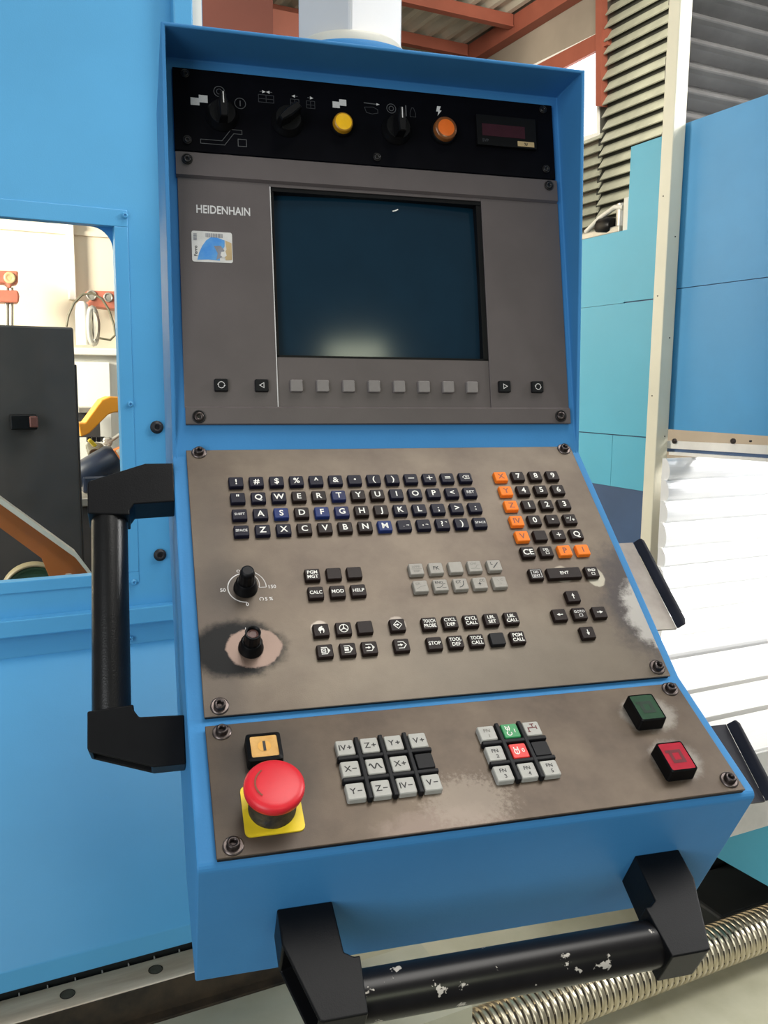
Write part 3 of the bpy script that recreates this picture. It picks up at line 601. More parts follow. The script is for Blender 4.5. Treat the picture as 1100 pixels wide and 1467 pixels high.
# bellows top right
bl, blo = mthing('bellows', 1.4, 0.8, 0.5)
for i in range(13):
    z = 0.45+i*0.052; bb = 0.78
    prf = [(bb, z), (bb-0.028, z+0.016), (bb-0.036, z+0.026), (bb-0.028, z+0.036), (bb, z+0.052), (bb+0.006, z+0.052), (bb+0.006, z)]
    aL = 1.062+0.006*math.sin(i*2.1)
    MB().prism([(aL, y, zz) for y, zz in prf], (0.95, 0, 0), 'bellow').build('fold', bl, loc=blo, bevel=0.004)
tag(bl, 'grey pleated bellows at the upper right above the blue side guard', 'bellows')

# ================================================================== control console
V2 = lambda y, z: Vector((0, y, z))
Mb, Mt = V2(0, 0), V2(0.05291, 0.25909)
Kb, Kt = V2(-0.20444, -0.21042), V2(-0.00054, -0.02424)
Bb, Bt = V2(-0.30932, -0.2659), V2(-0.21211, -0.21413)
Fb, Ft = V2(-0.2395, -0.40093), V2(-0.31007, -0.27031)
CX = Vector((1, 0, 0))
root = empty('control_console', (0, 0, -0.4))
RO = Vector((0, 0, 0.4))
def frame(p0, p1):
    e = (p1-p0).normalized(); n = CX.cross(e)
    return Matrix(((1, e.x, n.x, p0.x), (0, e.y, n.y, p0.y), (0, e.z, n.z, p0.z+0.4), (0, 0, 0, 1))), e, n
FM, eM, nM = frame(Mb, Mt); FK, eK, nK = frame(Kb, Kt); FB, eB, nB = frame(Bb, Bt); FF, eF, nF = frame(Fb, Ft)
def isect(p, e, q, f):                        # 2-D line crossing in the side view
    d = e.y*f.z-e.z*f.y; t = ((q.y-p.y)*f.z-(q.z-p.z)*f.y)/d; return p+e*t
mO = Mb-nM*0.005; kO = Kb-nK*0.0045; bO = Bb-nB*0.0045
J = isect(mO, eM, kO, eK); KB = isect(kO, eK, bO, eB); FT = isect(bO, eB, Fb, eF)
P0 = V2(0.0196, 0.361); fold = mO+eM*0.3585; lipb = P0+(J-P0).normalized()*0.0035
xl0, xl1, xr1, xr0 = -0.2125, -0.2088, 0.2068, 0.2105
side = [P0, V2(0.30, 0.361), V2(0.30, -0.06), V2(0.03, -0.33), V2(-0.10, -0.401), Fb, FT, KB, J]
h = MB(); vs = []
def at(p, x): return (x, p.y, p.z+0.4)
ns = len(side)
vs = [at(p, xl0) for p in side]+[at(p, xr0) for p in side]
ex = [at(J, xl1), at(J, xr1), at(lipb, xl1), at(lipb, xr1), at(fold, xl1), at(fold, xr1)]
vs += ex; jl, jr, ll, lr_, fl_, fr_ = range(2*ns, 2*ns+6)
fs = [tuple(range(ns)), tuple(range(2*ns-1, ns-1, -1))]
for i in range(ns-2): fs.append((i+1, i, ns+i, ns+i+1))
fs.append((ns-1, ns-2, 2*ns-2, 2*ns-1, jr, jl))
fs += [(0, ns-1, jl, ll), (ns, 0, ll, lr_), (2*ns-1, ns, lr_, jr), (jl, fl_, ll), (jr, lr_, fr_), (ll, fl_, fr_, lr_)]
hx0, hx1, hy0, hy1 = -0.1105, 0.1105, 0.0672, 0.2358
vs += [at(mO+eM*sv, xv) for xv, sv in ((hx0, hy0), (hx1, hy0), (hx1, hy1), (hx0, hy1))]; h0 = len(vs)-4
fs += [(jl, jr, h0+1, h0), (jr, fr_, h0+2, h0+1), (fr_, fl_, h0+3, h0+2), (fl_, jl, h0, h0+3)]
h.add(vs, fs, 'paint')
hou = h.build('housing', root)
bm = bmesh.new(); bm.from_mesh(hou.data); bmesh.ops.recalc_face_normals(bm, faces=bm.faces[:]); bm.edges.ensure_lookup_table()
sel = [e for e in bm.edges if all((v.co-Vector((v.co.x, FT.y, FT.z+0.4))).length < 1e-4 for v in e.verts)]
bmesh.ops.bevel(bm, geom=sel, offset=0.006, segments=5, affect='EDGES', profile=0.5)
bm.to_mesh(hou.data); bm.free()
bv = hou.modifiers.new('b', 'BEVEL'); bv.width = 0.0013; bv.segments = 2; bv.limit_method = 'ANGLE'; bv.angle_limit = math.radians(25)

def capscrew(parent, x, y, z=0.0, m='steel_dark', r=0.0046, ht=0.005, washer=True):
    b = MB()
    if washer: b.lathe([(r*1.55, 0), (r*1.55, 0.0008), (r*1.35, 0.0012)], 'washer', (0, 0, 0), n=20)
    b.lathe([(r, 0.0009), (r, ht-0.0008), (r*0.86, ht), (r*0.52, ht), (r*0.46, ht-0.003)], m, n=18)
    return b.build('cap_screw', parent, loc=(x, y, z))
def flatscrew(parent, x, y, z=0.0, r=0.0062):
    return MB().lathe([(r, 0), (r, 0.0012), (r*0.9, 0.0018), (r*0.78, 0.0006)], 'steel_black', n=22).lathe([(r*0.72, 0.0), (r*0.72, 0.0019), (r*0.3, 0.0019), (r*0.25, 0.0004)], 'steel_dark' if r > 0.006 else 'steel_black', n=18).build('panel_screw', parent, loc=(x, y, z))

# ---- monitor panel
mp_ = MB()
T = 0.0025
xa, xb, s0, s1 = -0.1113, 0.1113, 0.0668, 0.2362
mp_.box(-0.2, -0.1113, 0.0165, 0.2395, -0.005, -T, 'grey_mon').box(0.1113, 0.2, 0.0165, 0.2395, -0.005, -T, 'grey_mon').box(-0.1113, 0.1113, 0.2362, 0.2395, -0.005, -T, 'grey_mon')
mon = mp_.build('monitor_panel', root, mw=FM, bevel=0.0004)
MB().prism([(-0.1995, 0, -0.005), (-0.1995, 0, -0.0008), (-0.1995, 0.0008, 0), (-0.1995, 0.0157, 0), (-0.1995, 0.0175, -T), (-0.1995, 0.0175, -0.005)], (0.3995, 0, 0), 'grey_mon').build('lower_strip', mon)
MB().prism([(-0.201, 0.2395, -0.005), (-0.201, 0.2395, -T), (-0.201, 0.2415, 0), (-0.201, 0.2635, 0), (-0.201, 0.2642, -0.0008), (-0.201, 0.2642, -0.005)], (0.4, 0, 0), 'grey_mon').build('upper_strip', mon)
MB().box(xa, xb, 0.0175, s0, -0.0052, -0.0042, 'grey_mon').build('softkey_strip', mon)
MB().box(xa-0.0003, xa+0.0006, 0.0175, s1, -0.004, -T+0.00015, 'ink_silver').build('edge_highlight', mon, label='thin painted edge highlight')  # light caught by the plate's rounded edge, painted as a pale strip
# screen
gk = MB()
gk.box(xa, xa+0.0035, s0, s1, -0.016, -0.0040, 'black').box(xb-0.0055, xb, s0, s1, -0.016, -0.0040, 'black').box(xa, xb, s0, s0+0.002, -0.016, -0.0040, 'black').box(xa, xb, s1-0.004, s1, -0.016, -0.0035, 'black')
gk.build('screen_gasket', mon)
sc = MB(); NX, NY = 24, 18; vs = []
sx0, sx1, sy0, sy1 = xa+0.003, xb-0.005, s0+0.0015, s1-0.0035
for j in range(NY+1):
    for i in range(NX+1):
        u = i/NX*2-1; v = j/NY*2-1; vs.append((sx0+(sx1-sx0)*i/NX, sy0+(sy1-sy0)*j/NY, -0.0135+0.0065*(1-0.62*u*u-0.38*v*v)))
sc.add(vs, [(j*(NX+1)+i, j*(NX+1)+i+1, (j+1)*(NX+1)+i+1, (j+1)*(NX+1)+i) for j in range(NY) for i in range(NX)], 'screen', True)
sc.box(sx0, sx1, sy0, sy1, -0.018, -0.0165, 'black')
scr = sc.build('screen', mon, label='dark teal convex picture tube glass')
MB().ribbon([(0.0145, 0.2206), (0.0172, 0.2212), (0.0205, 0.2228)], 0.0011, -0.0052, 'ink_white').build('scratch_mark', scr, label='small white scratch')
MB().text('HEIDENHAIN', -0.1573, 0.2095, -T+0.0002, 0.0078, 'ink_silver', maxw=0.0515).build('maker_lettering', mon, label='pale HEIDENHAIN lettering')
for x, y in ((-0.1903, 0.2565), (0.1892, 0.2575), (-0.1872, 0.0073), (0.1886, 0.008)): flatscrew(mon, x, y, 0.0, 0.0063 if y < 0.1 else 0.0052)
# sticker
stk = MB(); zz = -T
cx, cy, sw, sh_ = -0.1692, 0.1726, 0.0385, 0.0300
stk.prism([(x, y, zz) for x, y in rrect(cx, cy, sw, sh_, 0.002)], (0, 0, 0.0003), 'sticker'); zz += 0.00045
fan = [(-0.0145, -0.0132), (-0.0125, -0.006), (-0.0095, 0.0005), (-0.0055, 0.0062), (-0.0010, 0.0095), (0.0055, 0.0092), (0.0120, 0.0070), (0.0118, 0.0010), (0.0085, -0.0050), (0.0068, -0.0090), (0.007, -0.0132), (-0.004, -0.0125)]
stk.flat([(cx+x, cy+y) for x, y in fan], zz, 'sticker_blue')
stk.flat([(cx+x, cy+y) for x, y in ((0.0015, 0.001), (0.008, 0.0015), (0.0115, -0.003), (0.0085, -0.010), (0.0035, -0.0125), (0.005, -0.006))], zz+0.0001, 'sticker_grey')
stk.flat([(cx+x, cy+y) for x, y in ((0.0125, 0.007), (0.0185, 0.0045), (0.0185, -0.012), (0.0125, -0.0125), (0.0112, -0.0055), (0.0135, -0.002))], zz+0.0001, 'sticker_tan')
stk.flat([(cx+x, cy+y) for x, y in ((0.0085, -0.0045), (0.0125, -0.004), (0.0135, -0.008), (0.0105, -0.0105), (0.0075, -0.008))], zz+0.0002, 'sticker')
stk.text('Ferro', cx-0.0158, cy-0.0045, zz, 0.0032, 'ink_black', maxw=0.0155, rot=math.pi/2)
rnd = random.Random(3); x = cx-0.0062
while x < cx+0.0105:
    wd_ = rnd.choice((0.0003, 0.0005, 0.0008)); stk.flat([(x, cy+0.0093), (x+wd_, cy+0.0093), (x+wd_, cy+0.0133), (x, cy+0.0133)], zz+0.0001, 'sticker_grey'); x += wd_+rnd.choice((0.0004, 0.0006))
x = cy+0.006
while x < cy+0.0125:
    wd_ = rnd.choice((0.0003, 0.0005, 0.0008)); stk.flat([(cx-0.0175, x), (cx-0.0142, x), (cx-0.0142, x+wd_), (cx-0.0175, x+wd_)], zz+0.0001, 'sticker_grey'); x += wd_+0.0005
stk.build('sticker', mon, label='torn white and blue sticker under the lettering')

# ---- keys
def keymesh(w_, h_, ht, m, r=0.0012, dish=False):
    b = MB(); R1 = rrect(0, 0, w_, h_, r, 2); R2 = rrect(0, 0, w_-0.0004, h_-0.0004, r, 2); R3 = rrect(0, 0, w_-0.0016, h_-0.0016, r*0.8, 2)
    b.rings([[(x, y, 0) for x, y in R1], [(x, y, ht-0.0007) for x, y in R2], [(x, y, ht) for x, y in R3]], m, cap0=False); return b
def key(parent, name, x, y, legend, m, ink, w_=0.0136, h_=0.0124, ht=0.0042, z=0.0, lab=None):
    b = keymesh(w_, h_, ht, m); zt_ = ht+0.00012
    if callable(legend): legend(b, zt_, ink)
    elif isinstance(legend, (list, tuple)):
        n_ = len(legend); hh = legend_h.get(n_, 0.002)
        for i, t in enumerate(legend):
            b.text(t, 0, ((n_-1)/2-i)*hh*1.42, zt_, hh, ink, maxw=w_-0.0030)
    elif legend:
        big = len(legend) <= 2
        hh = 0.0062 if big else (0.0033 if len(legend) <= 4 else 0.0026)
        b.text(legend, 0, 0, zt_, hh, ink, maxw=w_-0.0028)
    return b.build(name, parent, loc=(x, y, z), label=lab)
legend_h = {2: 0.0032}
def icon(*items):
    def f(b, z, ink):
        for it in items:
            k = it[0]
            if k == 'r': b.ribbon([(x/1000, y/1000) for x, y in it[1]], it[2]/1000, z, ink)
            elif k == 'c': b.ribbon([(x/1000, y/1000) for x, y in it[1]], it[2]/1000, z, ink, closed=True)
            elif k == 'f': b.flat([(x/1000, y/1000) for x, y in it[1]], z, ink)
            elif k == 't': b.text(it[1], it[2]/1000, it[3]/1000, z, it[4]/1000, ink, maxw=(it[5]/1000 if len(it) > 5 else None), rot=(it[6] if len(it) > 6 else 0))
    return f
# keys round the screen
ic_ring = icon(('r', arc(0, 0, 3, 15, 165), 0.6), ('r', arc(0, 0, 3, 195, 345), 0.6), ('f', ((-3.9, 0.9), (-2.1, 0.9), (-3.1, -0.6))), ('f', ((3.9, -0.9), (2.1, -0.9), (3.1, 0.6))))
ic_left = icon(('c', ((-2.4, 0), (1.8, 2.4), (1.8, -2.4)), 0.6))
ic_right = icon(('c', ((2.4, 0), (-1.8, 2.4), (-1.8, -2.4)), 0.6))
for x, ic in ((-0.1653, ic_ring), (-0.1266, ic_left), (0.1264, ic_right), (0.1637, ic_ring)):
    key(mon, 'paging_key', x, 0.0378+0.0012*(x > 0), ic, 'key_black', 'ink_silver', 0.0132, 0.0124, 0.004, -T, 'black key with a white symbol')
for i in range(8):
    key(mon, 'soft_key', -0.0926+i*0.02619, 0.0381, None, 'key_soft', 'ink_black', 0.0126, 0.0122, 0.0045, -0.0042, 'blank warm grey soft key' if i == 0 else None)

# ---- black switch panel above the screen
sw_ = MB(); sw_.box(-0.2015, 0.198, 0.2652, 0.347, -0.005, -0.0005, 'black_panel')
swp = sw_.build('switch_panel', root, mw=FM, bevel=0.0006)
Z = -0.0004
def rotary(x, y, ang, pointer=True):
    b = MB(); b.lathe([(0.0155, 0), (0.0155, 0.002), (0.0130, 0.004), (0.0130, 0.009), (0.0122, 0.010)], 'black', n=28)
    c, s = math.cos(ang), math.sin(ang); R = lambda px, py, pz_: (px*c-py*s, px*s+py*c, pz_)
    body = [(-0.0042, -0.012), (0.0042, -0.012), (0.0050, 0.002), (0.0030, 0.0135), (-0.0030, 0.0135), (-0.0050, 0.002)]
    b.rings([[R(px, py, 0.0095) for px, py in body], [R(px*0.85, py*0.97, 0.023) for px, py in body], [R(px*0.6, py*0.9, 0.0245) for px, py in body]], 'black')
    if pointer: b.add([R(-0.0005, 0.001, 0.0247), R(0.0005, 0.001, 0.0247), R(0.0005, 0.0120, 0.0247), R(-0.0005, 0.0120, 0.0247)], [(0, 1, 2, 3)], 'ink_silver')
    return b.build('rotary_switch', swp, loc=(x, y, Z))
rotary(-0.156, 0.302, 0.02); rotary(-0.092, 0.302, math.radians(130), False); rotary(0.0205, 0.3035, 0.0)
def lamp(x, y, rim, lens, r, k, lab):
    b = MB().lathe([(r*1.18, 0), (r*1.18, 0.003), (r*1.06, 0.0045)], 'black', n=32, cap1=False)
    b.lathe([(r*1.05, 0.003), (r, 0.0085), (r*0.95, 0.0095), (r*k, 0.0098)], rim, n=36, cap0=False, cap1=False).lathe([(r*k, 0.0097), (r*0.5, 0.0102), (0.001, 0.0103)], lens, n=36, cap0=False)
    return b.build('indicator_lamp', swp, loc=(x, y, Z), label=lab)
lamp(-0.0365, 0.3030, 'lens_rim', 'lens_yellow', 0.0098, 0.84, 'yellow indicator lamp')
lamp(0.0720, 0.3065, 'lens_rim2', 'lens_orange', 0.0120, 0.74, 'orange indicator lamp')
mk = MB(); zq = Z+0.0002
def sq2(cx, cy, m, k=1.0):
    mk.flat([(cx-0.0085*k, cy-0.0045*k), (cx-0.0005*k, cy-0.0045*k), (cx-0.0005*k, cy+0.0025*k), (cx-0.0085*k, cy+0.0025*k)], zq, m)
    mk.flat([(cx-0.0010*k, cy-0.0015*k), (cx+0.0070*k, cy-0.0015*k), (cx+0.0070*k, cy+0.0055*k), (cx-0.0010*k, cy+0.0055*k)], zq+0.0001, m)
def sym():
    global mk
    mk.build('printed_symbol', swp); mk = MB()
sq2(-0.1763, 0.3155, 'ink_silver', 1.05)
sym()
sq2(-0.0372, 0.3255, 'ink_silver', 0.92)
sym()
mk.ribbon(arc(-0.1576, 0.3265, 0.0052, 0, 350, 22), 0.0006, zq, 'ink_grey', True); mk.ribbon(arc(-0.1576, 0.3265, 0.0026, 0, 350, 18), 0.0005, zq, 'ink_grey', True)
sym()
mk.ribbon(arc(-0.1377, 0.3166, 0.0053, 0, 350, 22), 0.0006, zq, 'ink_grey', True); mk.ribbon([(-0.1377, 0.3138), (-0.1377, 0.3195)], 0.001, zq, 'ink_grey')
sym()
mk.ribbon([(-0.177, 0.2775), (-0.177, 0.2735), (-0.154, 0.2735), (-0.145, 0.2855), (-0.137, 0.2855), (-0.137, 0.2895), (-0.1475, 0.2895), (-0.1565, 0.2775)], 0.0005, zq, 'ink_grey', True)
sym()
mk.ribbon([(-0.141, 0.2735), (-0.133, 0.2735), (-0.133, 0.2805), (-0.141, 0.2805)], 0.0006, zq, 'ink_grey', True)
sym()
for (cx, cy, kind) in ((-0.1120, 0.3245, 2), (-0.0835, 0.323, -1), (-0.0675, 0.3228, 1)):
    wd_ = 0.0075 if kind == 2 else 0.0042
    mk.ribbon([(cx-wd_, cy-0.0045), (cx+wd_, cy-0.0045), (cx+wd_, cy+0.003), (cx-wd_, cy+0.003)], 0.0005, zq, 'ink_dim', True)
    mk.ribbon([(cx-wd_, cy-0.001), (cx+wd_, cy-0.001)], 0.0005, zq, 'ink_dim'); mk.ribbon([(cx, cy-0.0045), (cx, cy+0.003)], 0.0005, zq, 'ink_dim')
    for s in ((-1, 1) if kind == 2 else (kind,)):
        ox = cx+(s*0.0032 if kind == 2 else 0); d = -s if kind == 2 else s
        mk.ribbon([(ox-d*0.003, cy+0.0062), (ox, cy+0.0062)], 0.0006, zq, 'ink_grey')
        mk.flat([(ox+d*0.003, cy+0.0062), (ox-d*0.0004, cy+0.0077), (ox-d*0.0004, cy+0.0047)] if d < 0 else [(ox+d*0.003, cy+0.0062), (ox-d*0.0004, cy+0.0077), (ox-d*0.0004, cy+0.0047)], zq, 'ink_silver')
    sym()
mk.ribbon(arc(0.0165, 0.3262, 0.0048, 0, 350, 20), 0.0006, zq, 'ink_grey', True); mk.ribbon(arc(0.0165, 0.3262, 0.0024, 0, 350, 16), 0.0006, zq, 'ink_grey', True)
sym()
mk.ribbon([(-0.0125, 0.3295), (0.0035, 0.329)], 0.0009, zq, 'ink_grey'); mk.flat([(0.0042, 0.329), (0.0008, 0.3303), (0.0008, 0.3277)], zq+0.0001, 'ink_silver')
sym()
mk.ribbon([(-0.012, 0.325), (-0.003, 0.3258), (0.002, 0.3235), (0.002, 0.320), (-0.004, 0.3185), (-0.010, 0.3195)], 0.0005, zq, 'ink_dim', True)
sym()
mk.ribbon([(0.0322, 0.3195), (0.0322, 0.331)], 0.0012, zq, 'ink_grey'); mk.ribbon([(0.0365, 0.3195), (0.0425, 0.3195), (0.0425, 0.3235), (0.0405, 0.329), (0.0385, 0.329), (0.0365, 0.3235)], 0.0005, zq, 'ink_dim', True)
sym()
mk.flat([(0.0665, 0.3335), (0.0705, 0.3335), (0.0688, 0.3292), (0.0712, 0.3292), (0.0665, 0.3232), (0.0675, 0.3278), (0.0652, 0.3278)], zq, 'ink_silver')
sym()
dsp = MB(); dsp.box(0.108, 0.1755, 0.2945, 0.3270, Z, 0.004, 'black').box(0.1138, 0.1625, 0.3045, 0.3175, 0.004, 0.0043, 'led')
dsp.box(0.1535, 0.1725, 0.2960, 0.3015, 0.004, 0.0044, 'sticker_tan').text('%/', 0.163, 0.2987, 0.0046, 0.003, 'ink_black').text('SVP', 0.117, 0.2995, 0.0042, 0.0032, 'ink_dim', maxw=0.012)
dsp.build('digital_display', swp, bevel=0.0005, label='dark red digital display with a tan label')
for x, y in ((-0.001, 0.2735), (-0.1895, 0.2755), (-0.1895, 0.341), (0.187, 0.2755), (0.187, 0.341)): flatscrew(swp, x, y, Z, 0.0042)

# ---- keyboard panel
kp = MB(); kp.box(-0.2, 0.2, 0, 0.2761, -0.0015, 0, 'kplate').box(-0.1995, 0.1995, 0.0005, 0.2756, -0.0046, -0.0015, 'key_black')  # dark lower layer paints in the gap shadow under the plate
kbd = kp.build('keyboard_panel', root, mw=FK, bevel=0.0005)
for x, y in ((-0.188, 0.2725), (0.191, 0.2718), (-0.1878, 0.0083), (0.1905, 0.0093)): capscrew(kbd, x, y)
X13 = [-0.157+0.01880*i for i in range(13)]; YR = [0.2318, 0.2126, 0.1931, 0.1744]
back = icon(('c', ((-3.2, 0), (-1.2, 2), (3.4, 2), (3.4, -2), (-1.2, -2)), 0.5), ('r', ((-0.2, 1), (2, -1)), 0.6), ('r', ((-0.2, -1), (2, 1)), 0.6))
def withtick(ch, dy=0.0): return icon(('t', ch, -1.2, dy, 6.0 if ch == '?' else 1.6), ('r', ((1.6, 0.6+dy/2), (3.8, 0.6+dy/2), (3.8, -0.4+dy/2)), 0.5))
dot = icon(('f', arc(0, 0, 1.1, 0, 330, 11)))
R_ = [['!', '#', '$', '%', '^', '&', dot, '(', ')', icon(('r', ((-3, 0), (3, 0)), 0.9)), icon(('r', ((-3, 0), (3, 0)), 0.9), ('r', ((0, -2.8), (0, 2.8)), 0.9)), icon(('r', ((-2.8, 0.9), (2.8, 0.9)), 0.8), ('r', ((-2.8, -0.9), (2.8, -0.9)), 0.8)), back],
      ['"', 'Q', 'W', 'E', 'R', 'T', 'Y', 'U', 'I', 'O', 'P', '<', 'RET'],
      ['SHIFT', 'A', 'S', 'D', 'F', 'G', 'H', 'J', 'K', 'L', ';', '>', ':'],
      ['SPACE', 'Z', 'X', 'C', 'V', 'B', 'N', 'M', icon(('t', ',', -1, -1, 2.2), ('r', ((1.6, -0.4), (3.8, -0.4), (3.8, -1.2)), 0.5)), icon(('f', arc(-1, -1.2, 0.7, 0, 330, 8)), ('r', ((1.6, -0.4), (3.8, -0.4), (3.8, -1.2)), 0.5)), icon(('t', '?', -0.8, 0, 5.6), ('r', ((2.2, 1.8), (4, 1.8), (4, 1.0)), 0.5)), ')', 'SPACE']]
BL = {'T': ('key_indigo', 'indigo T key'), 'S': ('key_blue', 'blue S key'), 'F': ('key_blue', 'blue F key'), 'G': ('key_indigo', 'indigo G key'), 'M': ('key_blue', 'blue M key')}
for j, row in enumerate(R_):
    for i, lg in enumerate(row):
        m = 'key_brown' if (j > 0 and 2 < i < 8) else 'key_navy'; lab = None
        if isinstance(lg, str) and lg in BL: m, lab = BL[lg]
        nm = 'letter_key'
        small = isinstance(lg, str) and len(lg) > 2
        key(kbd, nm, X13[i], YR[j], lg, m, 'ink_silver' if small else 'ink_white', lab=lab)
XN = [0.1066, 0.1252, 0.1444, 0.1633]; YN = [0.2322, 0.2132, 0.1942, 0.1750, 0.1562, 0.1372]
small_sq = lambda dx, dy: ('c', ((dx-1.5, dy-1.2), (dx+1.5, dy-1.2), (dx+1.5, dy+1.2), (dx-1.5, dy+1.2)), 0.5)
pm = icon(('r', ((-4, 0.8), (-1.6, 0.8)), 0.7), ('r', ((-1.2, -2.6), (1.0, 2.6)), 0.6), ('r', ((1.2, -1.2), (4.2, -1.2)), 0.7), ('r', ((2.7, -2.7), (2.7, 0.3)), 0.7))
NP = [['X', '7', '8', '9'], ['Y', '4', '5', '6'], ['Z', '1', '2', '3'], ['IV', '0', dot, pm], ['V', None, icon(('r', ((-2.4, 0), (2.4, 0)), 0.8), ('r', ((0, -2.4), (0, 2.4)), 0.8)), 'Q'], ['CE', icon(('t', 'DEL', 0, 1.8, 2.5, 9), small_sq(0.4, -2.2)), 'P', 'I']]
for j, row in enumerate(NP):
    for i, lg in enumerate(row):
        org = (i == 0 and j < 5) or (j == 5 and i > 1)
        key(kbd, 'axis_key' if org else 'number_key', XN[i], YN[j], lg, 'key_orange' if org else 'key_brown', 'ink_brown' if org else 'ink_white', lab='orange %s key' % lg if org else None)
key(kbd, 'enter_key', 0.1068, 0.112, icon(('t', 'NO', 0, 1.7, 2.6, 5), ('t', 'ENT', 0, -1.9, 2.6, 7.5), ('c', ((-4.7, -4), (4.7, -4), (4.7, 4), (-4.7, 4)), 0.5)), 'key_brown', 'ink_silver')
key(kbd, 'enter_key', 0.135, 0.1116, 'ENT', 'key_brown', 'ink_white', w_=0.0345, lab='wide dark ENT key')
key(kbd, 'enter_key', 0.1633, 0.1112, icon(('t', 'END', 0, 1.8, 2.7, 9), small_sq(0.4, -2.4)), 'key_brown', 'ink_white')
def arrow(a):
    c, s = math.cos(a), math.sin(a); q = lambda x, y: (x*c-y*s, x*s+y*c)
    return icon(('r', (q(-2.8, 0), q(0.6, 0)), 0.8), ('f', (q(3.2, 0), q(0.2, 1.5), q(0.2, -1.5))))
for x, y, a in ((0.1347, 0.0855, math.pi/2), (0.1152, 0.0669, math.pi), (0.1545, 0.0668, 0), (0.1355, 0.0469, -math.pi/2)): key(kbd, 'arrow_key', x, y, arrow(a), 'key_brown', 'ink_white')
key(kbd, 'goto_key', 0.1348, 0.067, icon(('t', 'GOTO', 0, 1.8, 2.5, 10.5), small_sq(0.4, -2.2)), 'key_brown', 'ink_silver')
# path function keys (grey)
fr = 'ink_black'
XG = [-0.0062, 0.0124, 0.0312, 0.0496, 0.0688]
G1 = [icon(('t', 'APPR', 0, 2.3, 2.3, 9.5), ('r', ((-5, 0), (5, 0)), 0.4), ('t', 'DEP', 0, -2.4, 2.3, 7.5)), icon(('t', 'FK', 0, 0, 3.6)), None,
      icon(('t', 'CHF', -1.0, 2.7, 2.3, 6.5), ('r', ((-4.5, -2.6), (0, -2.6), (2.2, 1), (4.6, 1)), 0.5), ('r', ((0.6, -3), (4.5, -3)), 0.4)),
      icon(('t', 'L', -2.6, 2.2, 3.0), ('r', ((-2.0, -3.2), (3.6, 2.8)), 0.9))]
G2 = [icon(('t', 'CR', -2.2, 2.4, 2.4, 5), ('r', ((-4.4, -3.2), (-1, -1), (1, -0.4), (4.4, 0.3)), 0.5)),
      icon(('t', 'RND', -1.2, 2.7, 2.5, 7.5), ('r', ((-4.5, -2.6), (-1, -2.6), (1.2, -1), (2.2, 1), (4.5, 1.6)), 0.5), ('r', ((0.8, -3.0), (4.5, -3.0)), 0.4)),
      icon(('t', 'CT', -1.8, 2.2, 2.8, 5), ('r', ((-2, -3.6), (0.6, -2.8), (2.4, -0.8), (3.0, 3.2)), 0.7)),
      icon(('t', 'CC', 2.4, 2.6, 2.4, 5), ('f', ((-0.5, 0.6), (0.9, -0.8), (-0.5, -2.2), (-1.9, -0.8))), ('r', ((-2.6, -0.8), (1.6, -0.8)), 0.3), ('r', ((-0.5, 1.3), (-0.5, -2.9)), 0.3)),
      icon(('t', 'C', 2.2, 2.4, 2.4), ('r', ((-2.2, 2.6), (-0.6, 0.6)), 0.4), ('r', ((0.4, -3), (0.6, -1)), 0.4))]
for row, y, fades in ((G1, 0.1239, (1, 0, 0, 1, 0)), (G2, 0.1053, (1, 0, 0, 0, 1))):
    for i, lg in enumerate(row): key(kbd, 'path_key', XG[i], y, lg, 'key_grey', 'ink_faint' if fades[i] else 'ink_black', lab='pale grey path key')
XF = [-0.1005, -0.0815, -0.0632]
for i, lg in enumerate((['PGM', 'MGT'], None, None)): key(kbd, 'function_key', XF[i], 0.1235, lg, 'key_brown', 'ink_white')
for i, lg in enumerate(('CALC', 'MOD', 'HELP')): key(kbd, 'function_key', XF[i]+0.0004, 0.1047, lg, 'key_brown', 'ink_white')
hand = icon(('f', ((-1.6, -3.4), (-1.2, -2.2), (-2.6, -0.2), (-2.2, 1.4), (-1.4, 2.4), (0.8, 3.4), (1.4, 2.8), (0.4, 2.2), (1.9, 1.4), (2.4, 0.2), (2.4, -1.6), (1.7, -3.2), (1.2, -3.2), (1.5, -1.4), (0.5, -0.2), (-0.9, -1.6), (-0.7, -3.3))))
wheel = icon(('c', arc(0, 0, 3.6, 0, 345, 23), 0.7), ('f', arc(0, 0, 1.0, 0, 330, 11)), ('r', ((0, 0), (0, 3.4)), 0.8), ('r', ((0, 0), (-3.0, -1.8)), 0.8), ('r', ((0, 0), (3.0, -1.8)), 0.8))
door = [('r', ((-3.2, 3.0), (1.4, 3.0), (3.8, 0), (1.4, -3.0), (-3.2, -3.0)), 0.7)]
ar_in = [('r', ((-3.6, 0), (-0.8, 0)), 0.8), ('f', ((1.0, 0), (-1.2, 1.4), (-1.2, -1.4)))]
mdi = icon(*door, ('c', ((-3.0, -1.6), (0.4, -1.6), (0.4, 1.6), (-3.0, 1.6)), 0.6), ('r', ((-2.6, -1.2), (0.2, 1.2)), 0.4), ('r', ((-2.6, 1.2), (0.2, -1.2)), 0.4), ('f', ((2.0, 2.2), (3.8, 0), (2.0, -2.2))))
sgl = icon(*door, ('f', ((-3.0, -1.7), (0.6, -1.7), (0.6, 0.2), (-3.0, 0.2))), ('f', ((-3.0, 0.7), (0.6, 0.7), (0.6, 1.7), (-3.0, 1.7))), ('f', ((2.0, 2.2), (3.8, 0), (2.0, -2.2))))
aut = icon(*door, *ar_in, ('f', ((2.2, 2.4), (3.8, 0), (2.2, -2.4))))
edt = icon(*door, *ar_in)
tst = icon(('c', ((0, 3.8), (3.6, 0), (0, -3.8), (-3.6, 0)), 0.6), ('r', ((-2.6, 0), (-0.6, 0)), 0.8), ('f', ((1.4, 0), (-0.6, 1.3), (-0.6, -1.3))))
